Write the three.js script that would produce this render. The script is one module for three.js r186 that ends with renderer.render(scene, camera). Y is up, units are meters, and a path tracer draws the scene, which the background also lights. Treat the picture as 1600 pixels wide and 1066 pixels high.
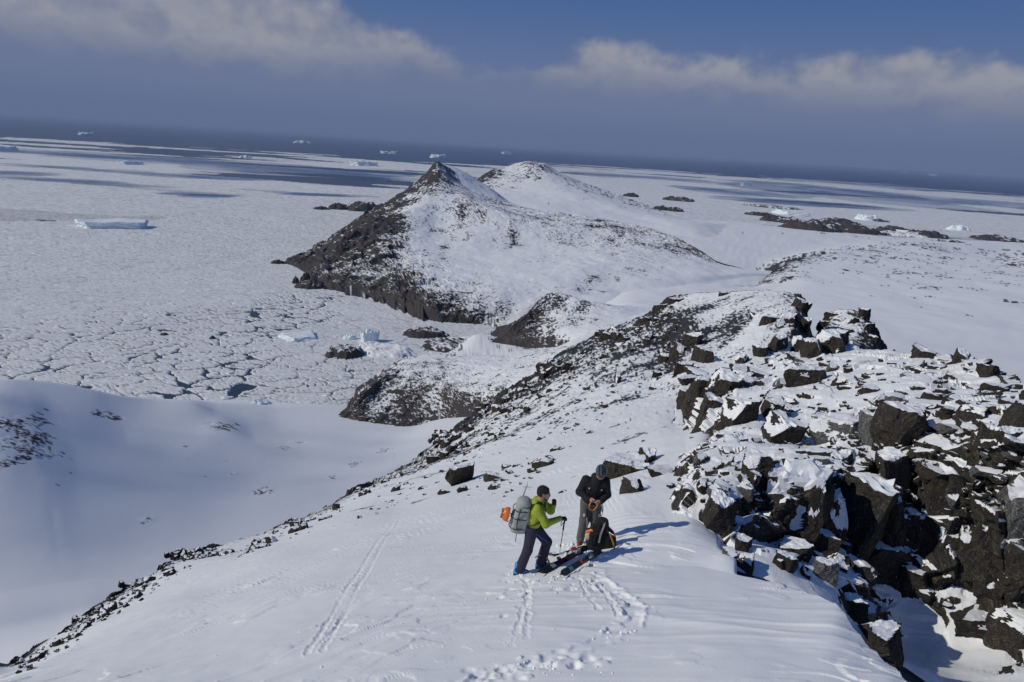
import * as THREE from 'three';
import { mergeGeometries } from 'three/addons/utils/BufferGeometryUtils.js';
import { MarchingCubes } from 'three/addons/objects/MarchingCubes.js';
import { ConvexGeometry } from 'three/addons/geometries/ConvexGeometry.js';

// ------------------------------------------------------------------ camera, sky, sun, exposure
const scene = new THREE.Scene();
const EYE = 300, FOCAL = 1067, PITCH = -15.9 * Math.PI / 180, ROLL = 3.55 * Math.PI / 180;
const camera = new THREE.PerspectiveCamera(2 * Math.atan(533 / FOCAL) * 180 / Math.PI, 1600 / 1066, 0.2, 400000);
camera.position.set(0, EYE, 0);
camera.rotation.order = 'YXZ';
camera.rotation.set(PITCH, 0, ROLL);
const renderer = new THREE.WebGLRenderer({ antialias: true });
renderer.toneMapping = THREE.LinearToneMapping;
renderer.toneMappingExposure = 1.0;
renderer.shadowMap.enabled = true;

// sun: to the left, a little behind the camera, about 34 degrees up
const SUN_EL = 34.5 * Math.PI / 180, SUN_AZ = -101 * Math.PI / 180;      // azimuth from -z towards +x
const SUN = new THREE.Vector3(Math.sin(SUN_AZ) * Math.cos(SUN_EL), Math.sin(SUN_EL), -Math.cos(SUN_AZ) * Math.cos(SUN_EL));
const sun = new THREE.DirectionalLight(new THREE.Color().setRGB(1.0, 0.955, 0.835), 2.42);
sun.position.copy(SUN).multiplyScalar(400).add(new THREE.Vector3(0, 280, -60));
sun.target.position.set(0, 280, -60);
sun.castShadow = true;
Object.assign(sun.shadow.camera, { left: -160, right: 160, top: 160, bottom: -160, near: 1, far: 900 });
sun.shadow.mapSize.set(4096, 4096);
scene.add(sun, sun.target);

// ------------------------------------------------------------------ noise
function rng(seed) { let s = seed >>> 0; return () => { s = (s + 0x6D2B79F5) >>> 0; let t = s; t = Math.imul(t ^ (t >>> 15), t | 1); t ^= t + Math.imul(t ^ (t >>> 7), t | 61); return ((t ^ (t >>> 14)) >>> 0) / 4294967296; }; }
const PERM = new Uint8Array(512);
{ const r = rng(77), a = [...Array(256).keys()]; for (let i = 255; i > 0; i--) { const j = (r() * (i + 1)) | 0; [a[i], a[j]] = [a[j], a[i]]; } for (let i = 0; i < 512; i++) PERM[i] = a[i & 255]; }
const G2 = []; for (let i = 0; i < 256; i++) G2.push(Math.cos(i * 0.0245437), Math.sin(i * 0.0245437));
const fade = (t) => t * t * t * (t * (t * 6 - 15) + 10);
function noise2(x, y) {                                                 // about -1..1
  const xi = Math.floor(x), yi = Math.floor(y), fx = x - xi, fy = y - yi, X = xi & 255, Y = yi & 255;
  const u = fade(fx), v = fade(fy);
  const g = (a, dx, dy) => { const h = PERM[a] * 2; return G2[h] * dx + G2[h + 1] * dy; };
  const a = PERM[X] + Y, b = PERM[X + 1] + Y;
  const n0 = g(a, fx, fy), n1 = g(b, fx - 1, fy), n2 = g(a + 1, fx, fy - 1), n3 = g(b + 1, fx - 1, fy - 1);
  const p = n0 + u * (n1 - n0), q = n2 + u * (n3 - n2);
  return (p + v * (q - p)) * 1.45;
}
function noise3(x, y, z) {
  const xi = Math.floor(x), yi = Math.floor(y), zi = Math.floor(z), fx = x - xi, fy = y - yi, fz = z - zi, X = xi & 255, Y = yi & 255, Z = zi & 255;
  const u = fade(fx), v = fade(fy), w = fade(fz);
  const g = (h, a, b, c) => { h &= 15; const p = h < 8 ? a : b, q = h < 4 ? b : h === 12 || h === 14 ? a : c; return ((h & 1) ? -p : p) + ((h & 2) ? -q : q); };
  const A = PERM[X] + Y, AA = PERM[A] + Z, AB = PERM[A + 1] + Z, B = PERM[X + 1] + Y, BA = PERM[B] + Z, BB = PERM[B + 1] + Z;
  const L = (a, b, t) => a + t * (b - a);
  return L(L(L(g(PERM[AA], fx, fy, fz), g(PERM[BA], fx - 1, fy, fz), u), L(g(PERM[AB], fx, fy - 1, fz), g(PERM[BB], fx - 1, fy - 1, fz), u), v),
    L(L(g(PERM[AA + 1], fx, fy, fz - 1), g(PERM[BA + 1], fx - 1, fy, fz - 1), u), L(g(PERM[AB + 1], fx, fy - 1, fz - 1), g(PERM[BB + 1], fx - 1, fy - 1, fz - 1), u), v), w);
}
function fbm(x, y, o = 4) { let s = 0, a = 0.5, f = 1; for (let i = 0; i < o; i++) { s += a * noise2(x * f + i * 17.3, y * f - i * 9.1); a *= 0.5; f *= 2.03; } return s; }
function fbm3(x, y, z, o = 4) { let s = 0, a = 0.5, f = 1; for (let i = 0; i < o; i++) { s += a * noise3(x * f + i * 17.3, y * f - i * 9.1, z * f + i * 3.7); a *= 0.5; f *= 2.03; } return s; }
const hash2 = (i, j, k) => { let h = Math.imul(i, 374761393) ^ Math.imul(j, 668265263) ^ Math.imul(k, 2246822519); h = Math.imul(h ^ (h >>> 13), 1274126177); return ((h ^ (h >>> 16)) >>> 0) / 4294967296; };
const W = { f1: 0, f2: 0, i: 0, j: 0, dx: 0, dy: 0 };
function worley(x, y) {
  const xi = Math.floor(x), yi = Math.floor(y); let f1 = 9, f2 = 9;
  for (let i = xi - 1; i <= xi + 1; i++) for (let j = yi - 1; j <= yi + 1; j++) {
    const dx = i + hash2(i, j, 1) - x, dy = j + hash2(i, j, 2) - y, d = dx * dx + dy * dy;
    if (d < f1) { f2 = f1; f1 = d; W.i = i; W.j = j; W.dx = dx; W.dy = dy; } else if (d < f2) f2 = d;
  }
  W.f1 = Math.sqrt(f1); W.f2 = Math.sqrt(f2); return W;
}
// broken blocks: every cell is a flat facet with a tilt and a height of its own
function crag(x, y, tilt = 0.9) {
  const w = worley(x + 0.25 * noise2(x * 1.7, y * 1.7), y + 0.25 * noise2(x * 1.7 + 31, y * 1.7));
  return (hash2(w.i, w.j, 3) - 0.5) * 1.4 - tilt * ((hash2(w.i, w.j, 4) - 0.5) * w.dx + (hash2(w.i, w.j, 5) - 0.5) * w.dy) * 2;
}
function crag3(x, y, z, tilt = 0.8) {
  const xi = Math.floor(x), yi = Math.floor(y), zi = Math.floor(z); let f = 9, a = 0, b = 0, c = 0, X = 0, Y = 0, Z = 0;
  for (let i = xi - 1; i <= xi + 1; i++) for (let j = yi - 1; j <= yi + 1; j++) for (let k = zi - 1; k <= zi + 1; k++) {
    const q = Math.imul(k, 7919), dx = i + hash2(i, j + q, 1) - x, dy = j + hash2(i, j + q, 2) - y, dz = k + hash2(i, j + q, 3) - z, d = dx * dx + dy * dy + dz * dz;
    if (d < f) { f = d; a = i; b = j + q; X = dx; Y = dy; Z = dz; }
  }
  return (hash2(a, b, 4) - 0.5) * 1.4 - 2 * tilt * ((hash2(a, b, 5) - 0.5) * X + (hash2(a, b, 6) - 0.5) * Y + (hash2(a, b, 7) - 0.5) * Z);
}
const clamp = (v, a = 0, b = 1) => v < a ? a : v > b ? b : v;
const sstep = (a, b, v) => { const t = clamp((v - a) / (b - a)); return t * t * (3 - 2 * t); };
const mix = (a, b, t) => a + (b - a) * t;

// ------------------------------------------------------------------ from a bearing and a fall to a place
const cR = Math.cos(ROLL), sR = Math.sin(ROLL), cP = Math.cos(PITCH), sP = Math.sin(PITCH);
function ray(px, py) {                                                  // bearing (from -z to +x) and slope of a line of sight
  const cx = (px - 800) / FOCAL, cy = (533 - py) / FOCAL, x = cx * cR - cy * sR, y1 = cx * sR + cy * cR;
  const y = y1 * cP + sP, z = y1 * sP - cP;
  return { th: Math.atan2(x, -z), s: y / Math.hypot(x, z) };
}
const A = (px, py, r, k = 0) => { const q = ray(px, py); return { th: q.th, r, y: EYE + r * q.s, k }; };             // at a distance
const B = (px, py, y, k = 0) => { const q = ray(px, py); return { th: q.th, r: (y - EYE) / q.s, y, k }; };            // at a height
const V = (p) => new THREE.Vector3(Math.sin(p.th) * p.r, p.y, -Math.cos(p.th) * p.r);
const D = 180 / Math.PI;

// ------------------------------------------------------------------ sky: clear blue with a low bank of cloud and haze at the horizon
const lin = (r, g, b) => [r, g, b].map((c) => { c /= 255; return c <= 0.04045 ? c / 12.92 : ((c + 0.055) / 1.055) ** 2.4; });
{
  const w = 4096, h = 2048, data = new Float32Array(w * h * 4);
  const zen = lin(34, 60, 108), mid = lin(62, 97, 150), low = lin(100, 116, 151), hor = lin(96, 110, 143);
  const cloudLit = lin(152, 154, 163), cloudDim = lin(110, 117, 145);
  const out = [0, 0, 0];
  const top = [[-60, 14], [-45, 13.5], [-37, 12.5], [-30, 11.8], [-22, 11.6], [-17, 10.2], [-10, 8.0], [-7, 7.2], [-5, 5.6], [0, 5.4], [2, 7.2], [5, 8.1], [8, 7.5], [14, 7.3], [20, 7.2], [25, 7.9], [30, 7.6], [34, 6.6], [40, 6.2], [60, 7]];
  const at = (t, a) => { for (let i = 1; i < t.length; i++) if (a <= t[i][0]) { const f = (a - t[i - 1][0]) / (t[i][0] - t[i - 1][0]); return mix(t[i - 1][1], t[i][1], clamp(f)); } return t[t.length - 1][1]; };
  for (let j = 0; j < h; j++) {
    const el = ((j + 0.5) / h - 0.5) * 180;
    const t1 = sstep(4, 14, el), t2 = sstep(12, 80, el), t0 = sstep(0, 4.5, el);
    for (let i = 0; i < w; i++) {
      const ang = ((i + 0.5) / w - 0.5) * 2 * Math.PI;                  // atan2(z, x)
      for (let c = 0; c < 3; c++) out[c] = mix(mix(mix(hor[c], low[c], t0), mid[c], t1), zen[c], t2);
      if (el > -1 && el < 32) {
        let az = (ang + Math.PI / 2) * D; if (az > 180) az -= 360; if (az < -180) az += 360;
        const fold = Math.abs(((az + 90) % 240 + 240) % 240 - 120) - 90 + (az > -60 && az < 60 ? 0 : 0);
        const a = az > -60 && az < 60 ? az : -60 + 4 * noise2(az * 0.05, 3) + (fold > 0 ? 6 : 0);
        const dx = Math.cos(ang), dz = Math.sin(ang);
        const big = fbm3(dx * 9, el * 0.22, dz * 9, 3), n = fbm3(dx * 22, el * 0.5, dz * 22, 5), fine = fbm3(dx * 70, el * 1.3, dz * 70, 3);
        const edge = at(top, a) + 1.6 * big + 1.5 * n + 0.45 * fine;
        const base = 3.9 - 0.030 * a - 1.2 * sstep(-8, -20, a) + 2.0 * n + 1.3 * big;
        const body = sstep(-0.4, 1.3, edge - el);                     // inside the bank
        const depth = sstep(0, 2.6, el - base);                        // pale upper half of the bank
        const veil = clamp(0.55 + 0.9 * n + 0.5 * fine + 0.7 * big);
        const m = body * mix(0.42, 0.86, depth) * mix(0.72, 1, veil) * sstep(1.2, 4, el);
        const lit = clamp(depth * (0.62 + 1.0 * n + 0.6 * big) + 0.12);
        for (let c = 0; c < 3; c++) out[c] = mix(out[c], mix(cloudDim[c], cloudLit[c], lit), m);
      }
      const k = (j * w + i) * 4; data[k] = out[0]; data[k + 1] = out[1]; data[k + 2] = out[2]; data[k + 3] = 1;
    }
  }
  const sky = new THREE.DataTexture(data, w, h, THREE.RGBAFormat, THREE.FloatType);
  sky.mapping = THREE.EquirectangularReflectionMapping; sky.magFilter = sky.minFilter = THREE.LinearFilter; sky.needsUpdate = true;
  scene.background = sky; scene.environment = sky;
}
scene.fog = new THREE.FogExp2(new THREE.Color().setRGB(0.52, 0.66, 1.0), 2.6e-5);

// ------------------------------------------------------------------ adding and describing things
const taken = new Map();
function numbered(n) { const k = taken.get(n) || 0; taken.set(n, k + 1); return k ? n + '_' + String(k).padStart(3, '0') : n; }
function add(o, name, label, category, group) {
  o.name = numbered(name); o.userData = { label, category }; if (group) o.userData.group = group;
  o.traverse((c) => { c.castShadow = c.receiveShadow = true; }); scene.add(o); return o;
}
function setting(o, name, label, category = 'terrain') { add(o, name, label, category); o.userData.kind = 'structure'; return o; }
function part(geometry, material, name, parent) { const m = new THREE.Mesh(geometry, material); m.name = name; m.castShadow = m.receiveShadow = true; if (parent) parent.add(m); return m; }

// ------------------------------------------------------------------ materials of the land
function canvasNoise(size, fn) {                                        // tiling grey texture from fn(u, v) in 0..1
  const d = new Uint8Array(size * size * 4);
  for (let j = 0; j < size; j++) for (let i = 0; i < size; i++) { const v = clamp(fn(i / size, j / size)) * 255, k = (j * size + i) * 4; d[k] = d[k + 1] = d[k + 2] = v; d[k + 3] = 255; }
  const t = new THREE.DataTexture(d, size, size); t.wrapS = t.wrapT = THREE.RepeatWrapping; t.magFilter = THREE.LinearFilter; t.minFilter = THREE.LinearMipmapLinearFilter; t.generateMipmaps = true; t.needsUpdate = true; return t;
}
const tileable = (f) => (u, v) => { const a = f(u, v), b = f(u - 1, v), c = f(u, v - 1), d = f(u - 1, v - 1); return mix(mix(a, b, u), mix(c, d, u), v); };
const snowGrain = canvasNoise(512, tileable((u, v) => 0.5 + 0.45 * fbm(u * 60, v * 60, 4)));
const rockGrain = canvasNoise(512, tileable((u, v) => 0.5 + 0.5 * fbm(u * 24, v * 24, 5)));
const snowMat = new THREE.MeshStandardMaterial({ name: 'snow', color: 0xffffff, vertexColors: true, roughness: 0.82 });
const nearSnowMat = new THREE.MeshStandardMaterial({ name: 'wind packed snow', color: 0xffffff, vertexColors: true, roughness: 0.62, bumpMap: snowGrain, bumpScale: 0.005 });
const SNOW = [0.86, 0.87, 0.885];
// ------------------------------------------------------------------ land as a loft through contour lines
function pchip(xs, ys) {                                                // monotone cubic through points
  const n = xs.length, d = [], m = new Array(n).fill(0);
  for (let i = 0; i < n - 1; i++) d.push((ys[i + 1] - ys[i]) / Math.max(1e-9, xs[i + 1] - xs[i]));
  m[0] = d[0]; m[n - 1] = d[n - 2];
  for (let i = 1; i < n - 1; i++) m[i] = d[i - 1] * d[i] <= 0 ? 0 : 2 * d[i - 1] * d[i] / (d[i - 1] + d[i]);
  let c = 0;
  return (x) => {
    if (x <= xs[0]) return ys[0]; if (x >= xs[n - 1]) return ys[n - 1];
    if (x < xs[c]) c = 0; while (x > xs[c + 1]) c++;
    const h = xs[c + 1] - xs[c], t = (x - xs[c]) / h, t2 = t * t, t3 = t2 * t;
    return ys[c] * (2 * t3 - 3 * t2 + 1) + h * m[c] * (t3 - 2 * t2 + t) + ys[c + 1] * (-2 * t3 + 3 * t2) + h * m[c + 1] * (t3 - t2);
  };
}
const behind = (row, f, g) => row.map((p) => ({ th: p.th, r: p.r * f(p), y: g(p), k: p.k }));
// rows: contour lines from near to far; seg: cells between them; columns between bearings t0 and t1
function curvesOf(rows) {
  return rows.map((row) => {
    const p = row.slice().sort((a, b) => a.th - b.th), th = p.map((q) => q.th);
    for (let i = 1; i < th.length; i++) if (th[i] <= th[i - 1]) th[i] = th[i - 1] + 1e-5;
    return { r: pchip(th, p.map((q) => Math.log(q.r))), y: pchip(th, p.map((q) => q.y)), k: pchip(th, p.map((q) => q.k)) };
  });
}
function profile(curves, th, sharp) {                                   // the ground along one bearing
  const lr = curves.map((c) => c.r(th)), ys = curves.map((c) => c.y(th)), ks = curves.map((c) => c.k(th)), spans = []; let s0 = 0;
  for (let j = 1; j < lr.length; j++) if (lr[j] < lr[j - 1] + 1e-4) lr[j] = lr[j - 1] + 1e-4;
  for (let j = 1; j < lr.length; j++) if (sharp.includes(j) || j === lr.length - 1) { const f = pchip(lr.slice(s0, j + 1).map(Math.exp), ys.slice(s0, j + 1)); for (let q = s0; q < j; q++) spans[q] = f; s0 = j; }
  return { lr, ys, ks, spans };
}
// the same ground as a function of place: height and bareness under (x, z)
function groundOf(rows, sharp = []) {
  const curves = curvesOf(rows);
  return (x, z) => {
    const r = Math.log(Math.hypot(x, z)), p = profile(curves, Math.atan2(x, -z), sharp); let j = 0;
    while (j < p.lr.length - 2 && r > p.lr[j + 1]) j++;
    const t = clamp((r - p.lr[j]) / (p.lr[j + 1] - p.lr[j]));
    return { y: p.spans[j](Math.exp(clamp(r, p.lr[0], p.lr[p.lr.length - 1]))), k: mix(p.ks[j], p.ks[j + 1], t) };
  };
}
function loft({ rows, seg, t0, t1, cols, relief, paint, sharp = [], uvScale = 1, along, wobble = 0 }) {
  const curves = curvesOf(rows);
  const nr = seg.reduce((a, b) => a + b, 0) + 1, nc = cols + 1, pos = new Float32Array(nr * nc * 3), kk = new Float32Array(nr * nc);
  for (let i = 0; i < nc; i++) {
    const th = mix(t0, t1, i / cols), { lr, ks, spans } = profile(curves, th, sharp);
    if (wobble) for (let j = 0; j < 3; j++) if (ks[j] > 0.5) lr[j] = Math.min(lr[j] + wobble * fbm(th * 34, j * 0.5, 3), lr[j + 1] - 1e-4);
    let row = 0;
    for (let j = 0; j < seg.length; j++) for (let q = 0; q < seg[j] + (j === seg.length - 1 ? 1 : 0); q++, row++) {
      const t = q / seg[j], r = Math.exp(mix(lr[j], lr[j + 1], t)), y = spans[j](r), k = mix(ks[j], ks[j + 1], t);
      const v = row * nc + i, x = Math.sin(th) * r, z = -Math.cos(th) * r;
      pos[v * 3] = x; pos[v * 3 + 1] = y; pos[v * 3 + 2] = z; kk[v] = k;
    }
  }
  for (let v = 0; v < nr * nc; v++) { const x = pos[v * 3], z = pos[v * 3 + 2]; pos[v * 3 + 1] += relief(x, z, pos[v * 3 + 1], kk[v], v); }
  if (along) {                                                          // broken relief that stands out at right angles to the face
    const nm = normalsOf(pos, nr, nc);
    for (let v = 0; v < nr * nc; v++) { const a = along(pos[v * 3], pos[v * 3 + 1], pos[v * 3 + 2], kk[v], nm[v * 3 + 1]); for (let c = 0; c < 3; c++) pos[v * 3 + c] += a * nm[v * 3 + c]; }
  }
  return sheet(pos, kk, nr, nc, paint, uvScale);
}
function normalsOf(pos, nr, nc) {
  const out = new Float32Array(nr * nc * 3), a = new THREE.Vector3(), b = new THREE.Vector3(), e = 3;
  for (let j = 0; j < nr; j++) for (let i = 0; i < nc; i++) {
    const l = (j * nc + Math.max(0, i - e)) * 3, r = (j * nc + Math.min(nc - 1, i + e)) * 3, d = (Math.max(0, j - e) * nc + i) * 3, u = (Math.min(nr - 1, j + e) * nc + i) * 3;
    a.set(pos[r] - pos[l], pos[r + 1] - pos[l + 1], pos[r + 2] - pos[l + 2]); b.set(pos[u] - pos[d], pos[u + 1] - pos[d + 1], pos[u + 2] - pos[d + 2]); a.cross(b).normalize(); if (a.y < 0) a.negate();
    const v = (j * nc + i) * 3; out[v] = a.x; out[v + 1] = a.y; out[v + 2] = a.z;
  }
  return out;
}
function sheet(pos, kk, nr, nc, paint, uvScale) {
  const g = new THREE.BufferGeometry(), idx = new Uint32Array((nr - 1) * (nc - 1) * 6); let n = 0;
  for (let j = 0; j < nr - 1; j++) for (let i = 0; i < nc - 1; i++) { const a = j * nc + i, b = a + 1, c = a + nc, d = c + 1; idx[n++] = a; idx[n++] = b; idx[n++] = c; idx[n++] = b; idx[n++] = d; idx[n++] = c; }
  g.setAttribute('position', new THREE.BufferAttribute(pos, 3)); g.setIndex(new THREE.BufferAttribute(idx, 1)); g.computeVertexNormals();
  const nm = g.attributes.normal.array, col = new Float32Array(nr * nc * 3), uv = new Float32Array(nr * nc * 2), o = [0, 0, 0];
  for (let v = 0; v < nr * nc; v++) {
    paint(o, pos[v * 3], pos[v * 3 + 1], pos[v * 3 + 2], nm[v * 3 + 1], kk[v], nm[v * 3], nm[v * 3 + 2]);
    col[v * 3] = o[0]; col[v * 3 + 1] = o[1]; col[v * 3 + 2] = o[2]; uv[v * 2] = pos[v * 3] * uvScale; uv[v * 2 + 1] = pos[v * 3 + 2] * uvScale;
  }
  g.setAttribute('color', new THREE.BufferAttribute(col, 3)); g.setAttribute('uv', new THREE.BufferAttribute(uv, 2));
  return g;
}
// bare rock where the ground is steep or blown clear, snow lying on the rest
function rockPaint(scale, steep, bare, dark = 1, speck = 1, less = 0.34) {
  return (o, x, y, z, ny, k) => {
    const zy = z + y * 1.3, n = 0.7 * fbm(x / (scale * 1.3), zy / (scale * 1.3), 3) + 0.85 * fbm(x / (scale * 5) + 13, zy / (scale * 5), 2), f = fbm(x / scale * 6, zy / scale * 6, 3);
    const v = (1 - ny) * steep + n + f * 0.85 * speck * Math.min(1, k * 2.6) + (k - 0.5) * 2 * bare - less;
    const t = k <= 0.001 ? 0 : sstep(-0.05, 0.05, v);
    const tone = dark * (0.8 + 0.45 * noise2(x / scale * 3.1 + 9, (z + y) / scale * 3.1) + 0.3 * f), warm = 0.5 + 0.5 * noise2(x / scale * 0.7 + 50, z / scale * 0.7);
    const sn = 1 - 0.03 * Math.max(0, n);
    o[0] = mix(SNOW[0] * sn, (0.036 + 0.016 * warm) * tone, t); o[1] = mix(SNOW[1] * sn, (0.032 + 0.008 * warm) * tone, t); o[2] = mix(SNOW[2] * sn, 0.033 * tone, t);
  };
}
const rockRelief = (s, amp, soft = 0) => (x, z, y, k) => {
  if (y < -8) return 0;
  const wave = soft * fbm(x / (s * 14), z / (s * 14), 3);
  if (k <= 0.01) return wave;
  const q = Math.min(1, Math.pow(k, 1.35) * 1.2);
  return wave + q * amp * (0.9 * crag(x / (s * 3.1), z / (s * 3.1)) + 0.55 * crag(x / (s * 1.1) + 40, z / (s * 1.1)) + 0.28 * crag(x / (s * 0.42), z / (s * 0.42) + 70) + 0.7 * fbm(x / (s * 5), z / (s * 5), 3));
};
const TH = (px, py) => ray(px, py).th;

// --- the pointed mountain on the coast
{
  const rows = [
    [B(430, 416, -6, 1), B(447, 415, -3, 1), B(475, 428, -3, 1), B(490, 446, -3, 1), B(520, 457, -3, 1), B(560, 466, -3, 1), B(600, 478, -3, 1), B(640, 494, -3, 1), B(690, 508, -3, 1), B(740, 511, -3, 0.9), B(790, 508, 5, 0.3), B(860, 480, 22, 0.1), B(930, 468, 30, 0.1), B(1000, 458, 34, 0.1), B(1100, 442, 38, 0), B(1200, 432, 38, 0), B(1300, 428, 38, 0)],
    [B(430, 415.5, -5, 1), B(447, 413, 3, 1), B(475, 424, 6, 1), B(490, 437, 6, 1), B(520, 444, 10, 1), B(560, 447, 14, 0.95), B(600, 455, 17, 0.95), B(640, 470, 19, 0.9), B(690, 486, 18, 0.75), B(740, 490, 16, 0.6), B(790, 485, 18, 0.3), B(860, 462, 33, 0.25), B(930, 445, 40, 0.22), B(1000, 438, 44, 0.15), B(1100, 430, 48, 0.1), B(1200, 428, 42, 0), B(1300, 426, 40, 0)],
    [B(430, 415, -5, 1), B(447, 411, 6, 1), B(475, 417, 10, 1), B(500, 424, 15, 0.9), B(530, 426, 22, 0.6), B(570, 428, 28, 0.55), B(610, 432, 32, 0.8), B(650, 447, 32, 0.75), B(700, 455, 32, 0.45), B(760, 455, 34, 0.28), B(830, 442, 40, 0.18), B(900, 425, 50, 0.2), B(1000, 415, 56, 0.25), B(1080, 412, 56, 0.15), B(1140, 420, 48, 0.05), B(1300, 425, 40, 0)],
    [B(430, 414.5, -5, 1), B(447, 410, 8, 1), B(490, 406, 20, 1), B(530, 400, 35, 1), B(570, 392, 48, 0.95), B(610, 388, 56, 0.75), B(650, 392, 55, 0.28), B(700, 396, 52, 0.16), B(800, 394, 56, 0.15), B(900, 388, 66, 0.28), B(1000, 388, 72, 0.36), B(1080, 398, 62, 0.34), B(1130, 414, 46, 0.2), B(1200, 426, 40, 0), B(1300, 424.5, 40, 0)],
    [B(430, 414, -5, 1), B(447, 409.5, 8, 1), B(490, 398, 24, 1), B(530, 376, 56, 1), B(570, 352, 85, 1), B(610, 338, 105, 0.8), B(650, 322, 126, 0.42), B(684, 306, 148, 0.36), B(720, 306, 150, 0.4), B(760, 322, 132, 0.42), B(800, 335, 118, 0.42), B(860, 345, 108, 0.45), B(950, 354, 98, 0.48), B(1040, 374, 82, 0.5), B(1100, 398, 60, 0.5), B(1130, 413, 46, 0.3), B(1200, 425.5, 40, 0), B(1300, 424, 40, 0)],
    [B(430, 413.5, -6, 1), A(447, 408, 1860, 1), A(475, 403, 1900, 1), A(490, 394, 1950, 1), A(520, 372, 2050, 1), A(560, 344, 2180, 1), A(600, 321, 2300, 0.95), A(640, 292, 2400, 0.8), A(664, 274, 2450, 0.75), A(677, 259, 2490, 0.9), A(684, 253.5, 2500, 0.9), A(691, 257, 2500, 0.4), A(712, 281, 2430, 0.35), A(745, 302, 2370, 0.4), A(790, 320, 2300, 0.45), A(840, 329, 2250, 0.45), A(900, 336, 2220, 0.5), A(960, 346, 2170, 0.5), A(1040, 366, 2030, 0.55), A(1090, 390, 1880, 0.5), A(1130, 412, 1780, 0.3), B(1200, 425, 38, 0), B(1300, 423.5, 38, 0)],
    [B(430, 413, -8, 1), A(447, 407.8, 1890, 1), A(490, 393.5, 1990, 1), A(520, 371, 2090, 1), A(560, 343.5, 2230, 1), A(600, 320.5, 2350, 0.9), A(640, 291, 2450, 0.5), A(664, 273, 2510, 0.3), A(677, 258, 2560, 0.1), A(690, 256, 2590, 0.02), A(705, 259, 2600, 0.02), A(722, 266, 2600, 0), A(745, 281, 2590, 0), A(775, 299, 2560, 0), A(800, 316, 2500, 0), A(840, 328, 2380, 0.1), A(900, 336, 2300, 0.3), A(960, 346, 2230, 0.3), A(1040, 366.5, 2080, 0.3), A(1090, 391, 1930, 0.3), A(1130, 413, 1830, 0.1), B(1200, 425, 36, 0), B(1300, 423, 36, 0)],
  ];
  rows.push(behind(rows[6], (p) => 1.09, (p) => p.th < TH(775, 299) ? Math.max(-8, p.y * 0.35 - 8) : Math.max(14, p.y - 60)));
  rows.push(behind(rows[6], (p) => 1.25, (p) => p.th < TH(775, 299) ? -8 : 10));
  rows.unshift(behind(rows[0], () => 0.86, (p) => p.y - 16));
  const rel = rockRelief(9, 4.6, 6);
  const g = loft({ rows, seg: [4, 44, 56, 74, 74, 74, 16, 10, 5], sharp: [6, 7], wobble: 0.05, t0: TH(430, 414), t1: TH(1300, 424), cols: 440,
    relief: (x, z, y, k) => rel(x, z, y, k) + sstep(0.3, 0.9, k) * (y > -2 ? 1 : 0) * (11 * (0.45 - Math.abs(noise2(x / 62 + 3, z / 62))) + 5 * crag(x / 44, z / 44)) * sstep(-3, 20, y), paint: rockPaint(22, 2.6, 0.44, 1, 1.5, 0.24) });
  setting(new THREE.Mesh(g, snowMat), 'coastal_mountain', 'pointed mountain with dark sea cliffs and snowy flank beside the pack ice', 'mountain');
}
// --- the mountain behind it, with masts on its summit
{
  const rows = [
    [A(720, 330, 2700, 0), A(850, 348, 2650, 0), A(950, 362, 2550, 0), A(1050, 384, 2450, 0), B(1150, 408, 2), B(1240, 420, -7)],
    [A(720, 312, 3200, 0.1), A(760, 305, 3300, 0.1), A(850, 312, 3250, 0.12), A(930, 326, 3150, 0.12), A(1000, 344, 2950, 0.08), A(1080, 362, 2750, 0), B(1150, 380, 2), B(1240, 396, -7)],
    [A(720, 300, 3500, 0.5), A(748, 288, 3650, 0.6), A(800, 288, 3600, 0.25), A(850, 287, 3600, 0.2), A(900, 302, 3450, 0.25), A(950, 318, 3300, 0.15), A(1000, 333, 3150, 0.1), A(1080, 350, 2950, 0), B(1150, 364, 3), B(1240, 380, -7)],
    [A(720, 300, 3600, 0.8), A(735, 293, 3700, 0.9), A(748, 279, 3850, 0.9), A(768, 266, 3900, 0.75), A(790, 262, 3950, 0.5), A(812, 258, 3980, 0.45), A(830, 252.5, 4000, 0.6), A(848, 256, 3980, 0.5), A(862, 268, 3900, 0.4), A(890, 284, 3780, 0.3), A(930, 302, 3600, 0.3), A(980, 322, 3400, 0.2), A(1040, 340, 3150, 0.05), A(1090, 347, 3120, 0), B(1150, 353, 4), B(1240, 372, -7)],
    [A(720, 300, 3650, 0.4), A(748, 278.5, 3950, 0.6), A(790, 261.5, 4040, 0.4), A(830, 252, 4100, 0.4), A(850, 255, 4130, 0), A(876, 270, 4130, 0), A(905, 282, 4080, 0.4), A(945, 297, 3950, 0.5), A(985, 311, 3800, 0.6), A(1020, 327, 3560, 0.5), A(1060, 341, 3330, 0.1), B(1090, 346, 4), B(1150, 350.5, 3), B(1240, 368, -7)],
  ];
  rows.push(behind(rows[4], (p) => 1.15, (p) => Math.min(p.y * 0.3, 30) - 8), behind(rows[4], (p) => 1.3, (p) => -8));
  const g = loft({ rows, seg: [14, 40, 44, 14, 5, 3], sharp: [3, 4], t0: TH(720, 300), t1: TH(1240, 358), cols: 260, relief: rockRelief(11, 4.2, 7), paint: rockPaint(24, 2.6, 0.5, 1, 1.5, 0.2) });
  setting(new THREE.Mesh(g, snowMat), 'far_mountain', 'rounded snowy mountain with masts on its summit behind the pointed one', 'mountain');
}
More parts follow.
